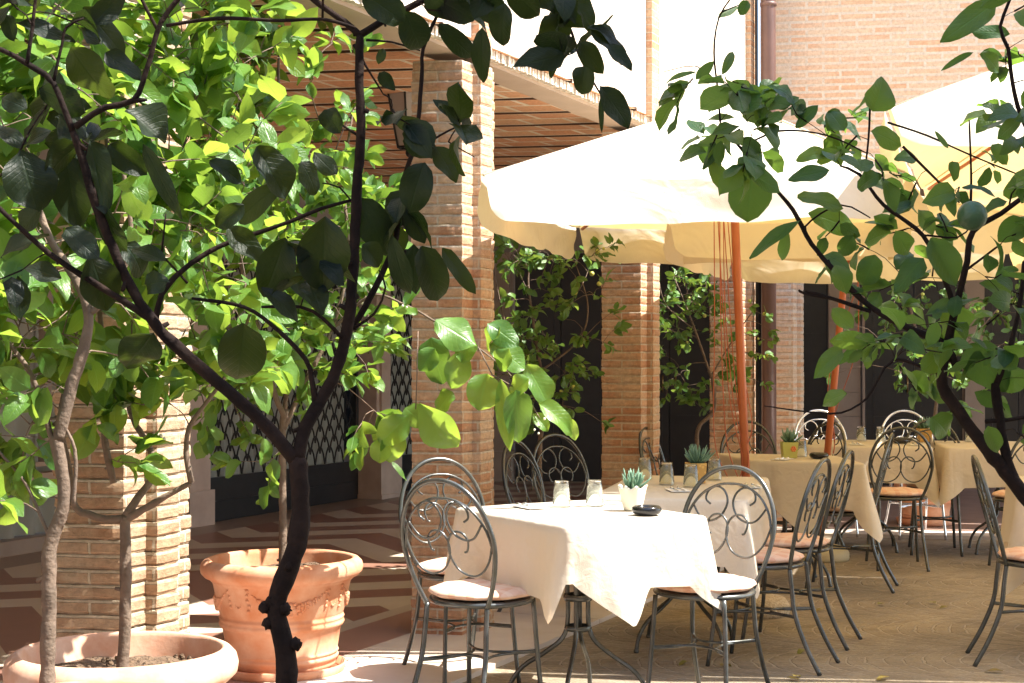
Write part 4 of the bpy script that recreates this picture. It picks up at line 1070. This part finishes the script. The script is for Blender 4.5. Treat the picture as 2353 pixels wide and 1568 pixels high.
# --- arcade trees
def arcade_tree(pos, top, branches, cs, label, L0=.05, L1=.085, fruit=None):
    o, tb, nodes = tree('lemon_tree', label, branches, None, None, 'potted lemon trees')
    lb = MB(); crown(nodes, cs, lb, tb, L0, L1, (4, 8), .0025, .045)
    finish(o, tb, lb, M['bark'], M['leaf_back'])
    for c in random.sample(cs, min(14, len(cs))):
        g = MB(); g.sphere(c + rv(.06), random.uniform(.009, .016), 8, 6); g.build('small_fruit', M['yfruit'], o)
Z = 9.55
cs = [px(random.gauss(1245, 55), random.gauss(820, 80), Z + random.uniform(-.3, .3)) for _ in range(60)] + [px(random.uniform(1150, 1400), random.uniform(560, 640), Z + random.uniform(-.3, .3)) for _ in range(26)] + [px(random.uniform(1180, 1410), random.uniform(640, 800), Z + random.uniform(-.3, .3)) for _ in range(14)] + [px(random.uniform(1080, 1200), random.uniform(520, 600), Z + random.uniform(.2, .6)) for _ in range(16)]
arcade_tree(T1P, 0, [([Vector((T1P.x, T1P.y, .35))] + P(Z, (1240, 1150), (1240, 1020), (1250, 950), (1245, 850)), .018, .012), (P(Z, (1245, 860), (1225, 740), (1215, 620), (1260, 560)), .009, .004), (P(Z, (1245, 850), (1330, 780), (1350, 700), (1320, 600)), .007, .003), (P(Z, (1250, 900), (1180, 800), (1140, 650), (1130, 540)), .006, .003)], cs, 'lemon tree with loose shoots between the two middle brick pillars')
Z = 11.6
cs = [px(random.uniform(1505, 1640), random.uniform(600, 760), Z + random.uniform(-.3, .3)) for _ in range(46)] + [px(random.uniform(1510, 1770), random.uniform(700, 900), Z + random.uniform(-.3, .3)) for _ in range(44)] + [px(random.uniform(1580, 1640), random.uniform(880, 960), Z) for _ in range(6)]
arcade_tree(T2P, 0, [([Vector((T2P.x, T2P.y, .35))] + P(Z, (1608, 1100), (1602, 990), (1640, 940), (1635, 860)), .018, .013), (P(Z, (1635, 870), (1590, 740), (1550, 640)), .01, .004), (P(Z, (1635, 860), (1690, 770), (1740, 700)), .007, .003), (P(Z, (1600, 760), (1530, 700), (1510, 620)), .005, .003)], cs, 'lemon tree with a bent trunk between the last two brick pillars')
Z = 12.3
cs = [px(random.gauss(2090, 60), random.gauss(760, 70), Z + random.uniform(-.3, .3)) for _ in range(40)] + [px(random.uniform(2150, 2352), random.uniform(650, 860), Z + random.uniform(-.2, .4)) for _ in range(55)]
arcade_tree(T3P, 0, [([Vector((T3P.x, T3P.y, .35))] + P(Z, (2140, 1000), (2150, 900), (2120, 820), (2090, 700)), .018, .01), (P(Z, (2140, 880), (2230, 780), (2300, 700)), .009, .004)], cs, 'lemon tree in the red pot under the far wing')
# --- dark tree right in front of the viewer
ZF = 3.0
br = [
    (P(ZF, (668, 1760), (660, 1640), (659, 1540), (655, 1479), (637, 1412), (640, 1362), (665, 1300), (685, 1230), (690, 1150), (682, 1050)), 0.0206, 0.0185),
    (P(ZF, (682, 1060), (600, 965), (500, 878), (400, 790), (350, 735), (290, 640), (220, 470), (190, 370), (165, 300), dz=-.1), 0.0140, 0.0068),
    (P(ZF - .05, (350, 735), (280, 690), (200, 640), (110, 580), (20, 500), (-60, 420), dz=-.1), 0.0076, 0.0040),
    (P(ZF - .1, (165, 300), (120, 190), (60, 145), (0, 112), (-60, 90)), 0.0064, 0.0040),
    (P(ZF - .1, (170, 290), (240, 245), (305, 230), (335, 160), (368, 50), (420, -20)), 0.0064, 0.0044),
    (P(ZF - .1, (362, 70), (325, 0), (300, -60)), 0.0040, 0.0032), (P(ZF - .1, (120, 190), (140, 100), (150, 60), (190, 40)), 0.0036, 0.0024),
    (P(ZF - .12, (60, 145), (72, 60), (80, -20)), 0.0044, 0.0032),
    (P(ZF - .1, (380, 57), (500, 40), (640, 45), (740, 42), (815, 62)), 0.0036, 0.0032),
    (P(ZF - .1, (305, 230), (336, 228)), 0.0056, 0.0032),
    (P(ZF, (682, 1055), (702, 980), (728, 935), (772, 850), (800, 740), (812, 600), (818, 450), (828, 300), (824, 180), (826, 75), dz=.1), 0.0140, 0.0084),
    (P(ZF + .02, (727, 940), (716, 870), (702, 825), (640, 760), (560, 705), (440, 685)), 0.0068, 0.0032),
    (P(ZF + .03, (785, 775), (740, 730), (690, 705), (600, 705)), 0.0048, 0.0032),
    (P(ZF, (358, 735), (372, 675), (420, 620), (505, 565), (640, 518), (740, 478), (812, 458), dz=.08), 0.0068, 0.0036),
    (P(ZF + .05, (430, 650), (385, 600), (340, 560)), 0.0032, 0.0016), (P(ZF + .05, (370, 590), (380, 490)), 0.0024, 0.0016),
    (P(ZF + .1, (826, 80), (790, 48), (710, -10), (650, -60)), 0.0076, 0.0056),
    (P(ZF + .1, (826, 80), (880, 45), (960, 5), (1060, -40), (1160, -40), (1255, -5)), 0.0076, 0.0044),
    (P(ZF + .1, (1255, -5), (1305, 52), (1330, 125), (1365, 190), (1382, 218)), 0.0036, 0.0016),
    (P(ZF + .08, (782, 790), (838, 705), (900, 575), (918, 480), (930, 400), (955, 320), (968, 180), (972, 110), (1010, 20), dz=.05), 0.0076, 0.0036),
    (P(ZF + .06, (800, 760), (860, 720), (885, 660), (870, 620)), 0.0032, 0.0016),
    (P(ZF + .1, (955, 345), (1010, 310), (1050, 290), (1080, 280)), 0.0028, 0.0012), (P(ZF + .1, (1030, 325), (1090, 360)), 0.0016, 0.0012),
    (P(ZF + .1, (812, 100), (840, 150), (880, 215)), 0.0036, 0.0016), (P(ZF + .1, (840, 90), (900, 95), (965, 115)), 0.0028, 0.0016),
    (P(ZF + .1, (812, 470), (780, 430), (740, 420)), 0.0024, 0.0016), (P(ZF + .1, (822, 310), (790, 290), (765, 275)), 0.0028, 0.0016),
    (P(ZF, (690, 1260), (700, 1210)), 0.0032, 0.0016)]
o, tb, nodes = tree('lemon_tree', 'dark silhouetted lemon tree in the foreground with a crooked trunk forking in a V', br, None, None, 'lemon trees in the foreground')
for x, y in ((610, 1394), (655, 1398), (680, 1478), (618, 1430), (626, 1380)):
    q = px(x, y, ZF - .005); tb.sphere(q, .0125, 9, 7, wob=.5)
lb = MB()
DL = [(30, 50, 168, 72, 44, 1.1), (188, 15, 285, 120, 68, .2), (160, 105, 240, 235, 95, -.2), (45, 345, 82, 478, 118, -.3), (150, 355, 172, 522, 95, -.2), (205, 320, 240, 485, 78, -.4), (288, 250, 378, 322, 98, 1.0), (328, 330, 412, 500, 40, .5), (150, 525, 222, 592, 58, 1.0), (205, 580, 258, 715, 92, .6), (285, 560, 350, 628, 60, .9), (745, 497, 742, 670, 118, -.5), (655, 545, 610, 690, 82, -.5), (590, 335, 655, 452, 88, .5), (560, 742, 548, 912, 108, -.6), (350, 765, 280, 868, 92, -.4), (0, 590, 105, 535, 66, .8), (-20, 290, 62, 328, 40, 1.1), (662, 630, 752, 705, 46, .4), (600, 660, 690, 720, 50, .2),
 (928, 25, 978, 120, 76, -.1), (1008, 52, 1092, 142, 50, 0), (1108, 60, 1100, 190, 46, -.2), (1160, 5, 1140, 108, 60, -.3), (1285, 28, 1262, 138, 76, .4), (1320, 82, 1245, 168, 40, .3), (1358, 60, 1452, 128, 48, .9), (1350, 60, 1440, 75, 40, 1.3), (1345, 150, 1330, 216, 54, 0), (1378, 195, 1448, 282, 60, .1), (1380, 222, 1382, 302, 13, 0), (1330, 95, 1385, 165, 50, 0), (1395, 100, 1450, 150, 34, .4), (1000, 335, 1048, 412, 48, .7), (975, 372, 935, 480, 78, 0), (828, 455, 890, 575, 74, 1.0), (832, 560, 880, 610, 50, .9), (950, 560, 948, 690, 40, -.4), (968, 565, 1028, 708, 72, .2), (1015, 570, 1088, 672, 36, .9), (830, -20, 925, 45, 74, -.3), (975, -20, 1085, 42, 74, -.4), (1085, -30, 1150, 50, 70, -.3), (1170, -30, 1240, 40, 66, 0), (1230, -20, 1290, 30, 50, .9), (1310, -20, 1355, 60, 60, .1), (900, 540, 930, 690, 50, .3), (720, 350, 770, 400, 40, 1), (690, 370, 740, 440, 50, .6), (745, 250, 780, 302, 52, -.2), (480, 370, 560, 405, 42, 1.1), (640, 430, 520, 500, 56, .4), (560, 470, 500, 520, 50, .2), (520, 520, 600, 600, 60, -.2),
 (120, 300, 20, 330, 50, .6), (90, 200, 190, 255, 70, -.2), (110, 255, 200, 300, 60, .1), (240, 120, 320, 180, 50, .7), (10, 30, 30, 90, 40, 0), (380, 600, 300, 560, 40, .6), (235, 470, 275, 600, 60, -.3), (100, 470, 30, 540, 60, 0), (60, 250, 0, 215, 50, .3), (250, 330, 330, 400, 60, -.2), (140, 640, 60, 600, 50, .5), (335, 655, 370, 640, 60, .2), (870, 165, 905, 205, 32, .2), (880, 110, 870, 145, 22, 0), (815, 1070, 0, 0, 0)][:-1]
hero(lb, DL, ZF - .02, .12, seed=11)
# the rest of its crown, above and beside the picture
cs = [Vector((random.uniform(-1.1, .35), ZF + random.uniform(-.3, .35), random.uniform(2.12, 2.6))) for _ in range(70)]
cs += [px(x, y, ZF + random.uniform(-.1, .1)) for x, y in ((40, 20), (120, 30), (200, 330), (20, 400), (50, 620), (100, 250), (900, 250), (1060, 300), (1330, 110), (1280, -10), (1150, -20), (980, 20), (700, 650), (930, 420))]
crown(nodes, cs, lb, tb, .06, .11, (4, 7), .0025, .05)
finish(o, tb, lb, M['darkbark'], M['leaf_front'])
# --- tree at the right, in front of the umbrellas
ZG = 3.3
br = [
    (P(ZG, (2600, 1900), (2520, 1500), (2440, 1270), (2352, 1140), (2270, 1035), (2205, 950), (2165, 885), (2168, 810)), 0.0185, 0.0112),
    (P(ZG, (2340, 1125), (2314, 1060), (2300, 990), (2290, 920), (2285, 880)), 0.0115, 0.0096),
    (P(ZG, (2168, 815), (2200, 690), (2222, 600), (2236, 530), (2300, 490), (2380, 430)), 0.0088, 0.0048),
    (P(ZG, (2175, 830), (2190, 720), (2170, 640), (2120, 540), (2030, 470), (1975, 400), (1930, 380)), 0.0068, 0.0024),
    (P(ZG, (2195, 840), (2170, 790), (2090, 755), (2000, 705), (1925, 630), (1865, 560), (1822, 482), (1766, 415), (1706, 345), (1655, 280)), 0.0084, 0.0024),
    (P(ZG, (2000, 715), (1910, 685), (1850, 668)), 0.0048, 0.0032), (P(ZG, (1930, 690), (1848, 674), (1835, 665)), 0.0032, 0.0024),
    (P(ZG, (1655, 280), (1650, 210), (1641, 120), (1652, 40), (1690, -20)), 0.0024, 0.0016),
    (P(ZG, (1650, 190), (1600, 150), (1520, 165)), 0.0014, 0.0008), (P(ZG, (1660, 25), (1720, 0)), 0.0016, 0.0008),
    (P(ZG, (2230, 500), (2232, 400), (2228, 275)), 0.0032, 0.0018), (P(ZG, (2075, 335), (2130, 390), (2205, 465)), 0.0032, 0.0024),
    (P(ZG, (2000, 240), (1996, 320), (1985, 410)), 0.0026, 0.0018), (P(ZG, (2040, 280), (2130, 310), (2230, 355), (2340, 400)), 0.0024, 0.0016),
    (P(ZG, (2380, 330), (2345, 260), (2328, 190), (2318, 110), (2300, 60), (2330, -20)), 0.0052, 0.0032),
    (P(ZG, (2150, 855), (2056, 825), (2016, 873), (1990, 915), (1932, 948), (1850, 945), (1755, 932)), 0.0040, 0.0012),
    (P(ZG, (2262, 968), (2310, 965), (2370, 955)), 0.0056, 0.0040), (P(ZG, (2285, 890), (2320, 800), (2345, 690), (2352, 600)), 0.0072, 0.0040),
    (P(ZG, (1865, 560), (1850, 520), (1930, 470), (2000, 500)), 0.0024, 0.0016), (P(ZG, (2220, 620), (2260, 590), (2300, 560)), 0.0032, 0.0024),
    (P(ZG, (2130, 540), (2200, 545), (2230, 520)), 0.0024, 0.0016), (P(ZG, (1700, 340), (1790, 300), (1900, 310), (1990, 350)), 0.0024, 0.0016)]
o, tb, nodes = tree('lemon_tree', 'lemon tree with thin spreading branches and one green fruit, at the right foreground', br, None, None, 'lemon trees in the foreground')
lb = MB()
GL = [(1731, 388, 1716, 510, 96, .3), (1832, 452, 1938, 462, 46, 1.0), (2006, 255, 2042, 180, 74, .1), (1708, 328, 1752, 372, 46, 1), (2001, 300, 2078, 326, 48, .3), (2055, 365, 2112, 350, 36, .8), (2140, 545, 2196, 655, 72, .2), (2121, 592, 2058, 664, 54, 0), (2010, 585, 1985, 658, 60, .1), (1918, 608, 1955, 672, 50, 0), (1841, 505, 1716, 578, 32, .7), (1811, 528, 1790, 606, 28, 0), (1830, 370, 1905, 330, 38, .3), (1811, 412, 1904, 388, 40, .6), (1990, 425, 2112, 412, 40, .8), (1858, 488, 1992, 532, 54, .3), (2126, 722, 2246, 690, 44, 1.1), (2205, 700, 2180, 785, 80, -.2), (2180, 790, 2130, 850, 60, .2), (2225, 790, 2310, 895, 92, -.2), (1935, 803, 1868, 852, 42, .5), (1945, 905, 1880, 918, 38, 1.1), (1912, 708, 1958, 752, 42, 0), (2140, 958, 2195, 1002, 66, .4), (2270, 978, 2292, 1044, 40, 0), (2250, 650, 2332, 668, 30, .4), (2292, 2, 2168, 88, 58, .3), (2322, 75, 2236, 66, 40, .4), (2238, 118, 2164, 150, 15, .3), (2258, 118, 2312, 168, 40, .1), (1960, 540, 1930, 590, 40), (2060, 530, 2090, 590, 50), (1900, 300, 1930, 250, 44, .4), (1940, 300, 1905, 245, 40, .4), (1880, 240, 1830, 290, 30, .5), (1780, 300, 1750, 205, 20, .4), (1790, 250, 1830, 215, 26, .5), (2280, 330, 2320, 370, 30, .3), (2190, 370, 2195, 410, 26, 0), (2020, 400, 1960, 430, 50, .2), (2100, 470, 2030, 480, 44, .9), (2110, 480, 2150, 530, 40, .2), (2180, 340, 2150, 300, 12), (2300, 260, 2260, 240, 30, .6), (2352, 500, 2300, 560, 60, .2), (2340, 620, 2280, 625, 30, 1.1), (2352, 850, 2290, 900, 60, .1), (2060, 620, 2100, 560, 44, .2), (1690, 270, 1600, 255, 24, .6), (1680, 310, 1600, 330, 30, .4), (1670, 240, 1700, 190, 24, .4), (1660, 170, 1690, 110, 22, .2), (1640, 140, 1600, 180, 26, .2), (1600, 165, 1510, 168, 14, .3), (1650, 40, 1700, 10, 20), (1720, 0, 1700, 30, 26), (1655, 200, 1630, 250, 24), (1750, 250, 1690, 230, 26, .4), (1700, 290, 1640, 290, 30, .8), (1745, 350, 1700, 320, 40, .5)]
hero(lb, GL, ZG, .08, seed=21, nl=8)
cs = [px(x + random.uniform(-20, 20), y + random.uniform(-20, 20), ZG + random.uniform(-.12, .12)) for x, y in ((1680, 260), (1640, 300), (1720, 300), (1760, 260), (1680, 220), (1850, 260), (1920, 280), (1960, 330), (2000, 360), (2080, 420), (2120, 440), (2150, 500), (2170, 540), (2080, 510), (1900, 360), (2010, 790), (2050, 780), (2100, 800), (2120, 760), (2060, 700), (2200, 930), (2300, 900), (2300, 740), (2330, 680), (2280, 820), (2340, 130), (2320, 40), (2330, 250), (2340, 320), (2320, 450), (2200, 420), (2260, 380), (2000, 560), (1940, 500), (2340, 980), (2345, 560), (2100, 650), (1880, 590))]
cs += [Vector((random.uniform(.9, 1.7), ZG + random.uniform(-.3, .3), random.uniform(1.4, 2.5))) for _ in range(60)]
cs = [c for c in cs if not (inframe(c, 1500, 2352, -10, 1568) and len(cs) < 0)]
NV = len(cs) - 60
crown(nodes, cs[:NV], lb, tb, .035, .08, (3, 6), .0014, .035)
fine = [px(random.gauss(mx, 45), random.gauss(my, 35), ZG + random.uniform(-.2, .2)) for mx, my, k in ((1650, 230, 4), (1720, 290, 4), (1880, 290, 2), (2060, 790, 3), (2150, 740, 2), (2310, 660, 2), (2300, 860, 2), (2320, 100, 2)) for _ in range(k)]
crown(nodes, fine, lb, tb, .04, .09, (4, 7), .0012, .035)
crown(nodes, [c for c in cs[NV:] if not inframe(c, 1000, 2352, -50, 1568)], lb, tb, .06, .1, (4, 7), .0022, .05)
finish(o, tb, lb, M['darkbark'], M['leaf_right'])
g = MB(); g.sphere(px(2234, 495, ZG - .16), .0298, 24, 16, wob=.03); g.build('fruit', M['fruit'], o)

# --- fallen leaves
M['dry'] = leafmat('fallen_leaf', (.2, .22, .04), (.3, .2, .06), (.4, .4, .06), .2)
spots = [(POT1 + Vector((random.uniform(-.2, .24), random.uniform(-.22, .1), .445)), 'fallen leaf on the soil of the garlanded pot') for _ in range(5)]
spots += [(Vector((random.uniform(-.8, 2.4), random.uniform(6.6, 8.8), .008)), 'fallen leaf on the paving under the tables') for _ in range(14)]
for p, lab in spots:
    g = MB(); a = random.random() * 6.28; leaf(g, Vector((0, 0, .004)), Vector((math.cos(a), math.sin(a), .12)), Vector((0, 0, 1)), random.uniform(.05, .085), .035, random.uniform(.2, .7), .3, nl=6, nw=2)
    o = g.build('fallen_leaf', M['dry']); o.location = p; tag(o, lab, 'leaf', lab.replace('leaf', 'leaves'))
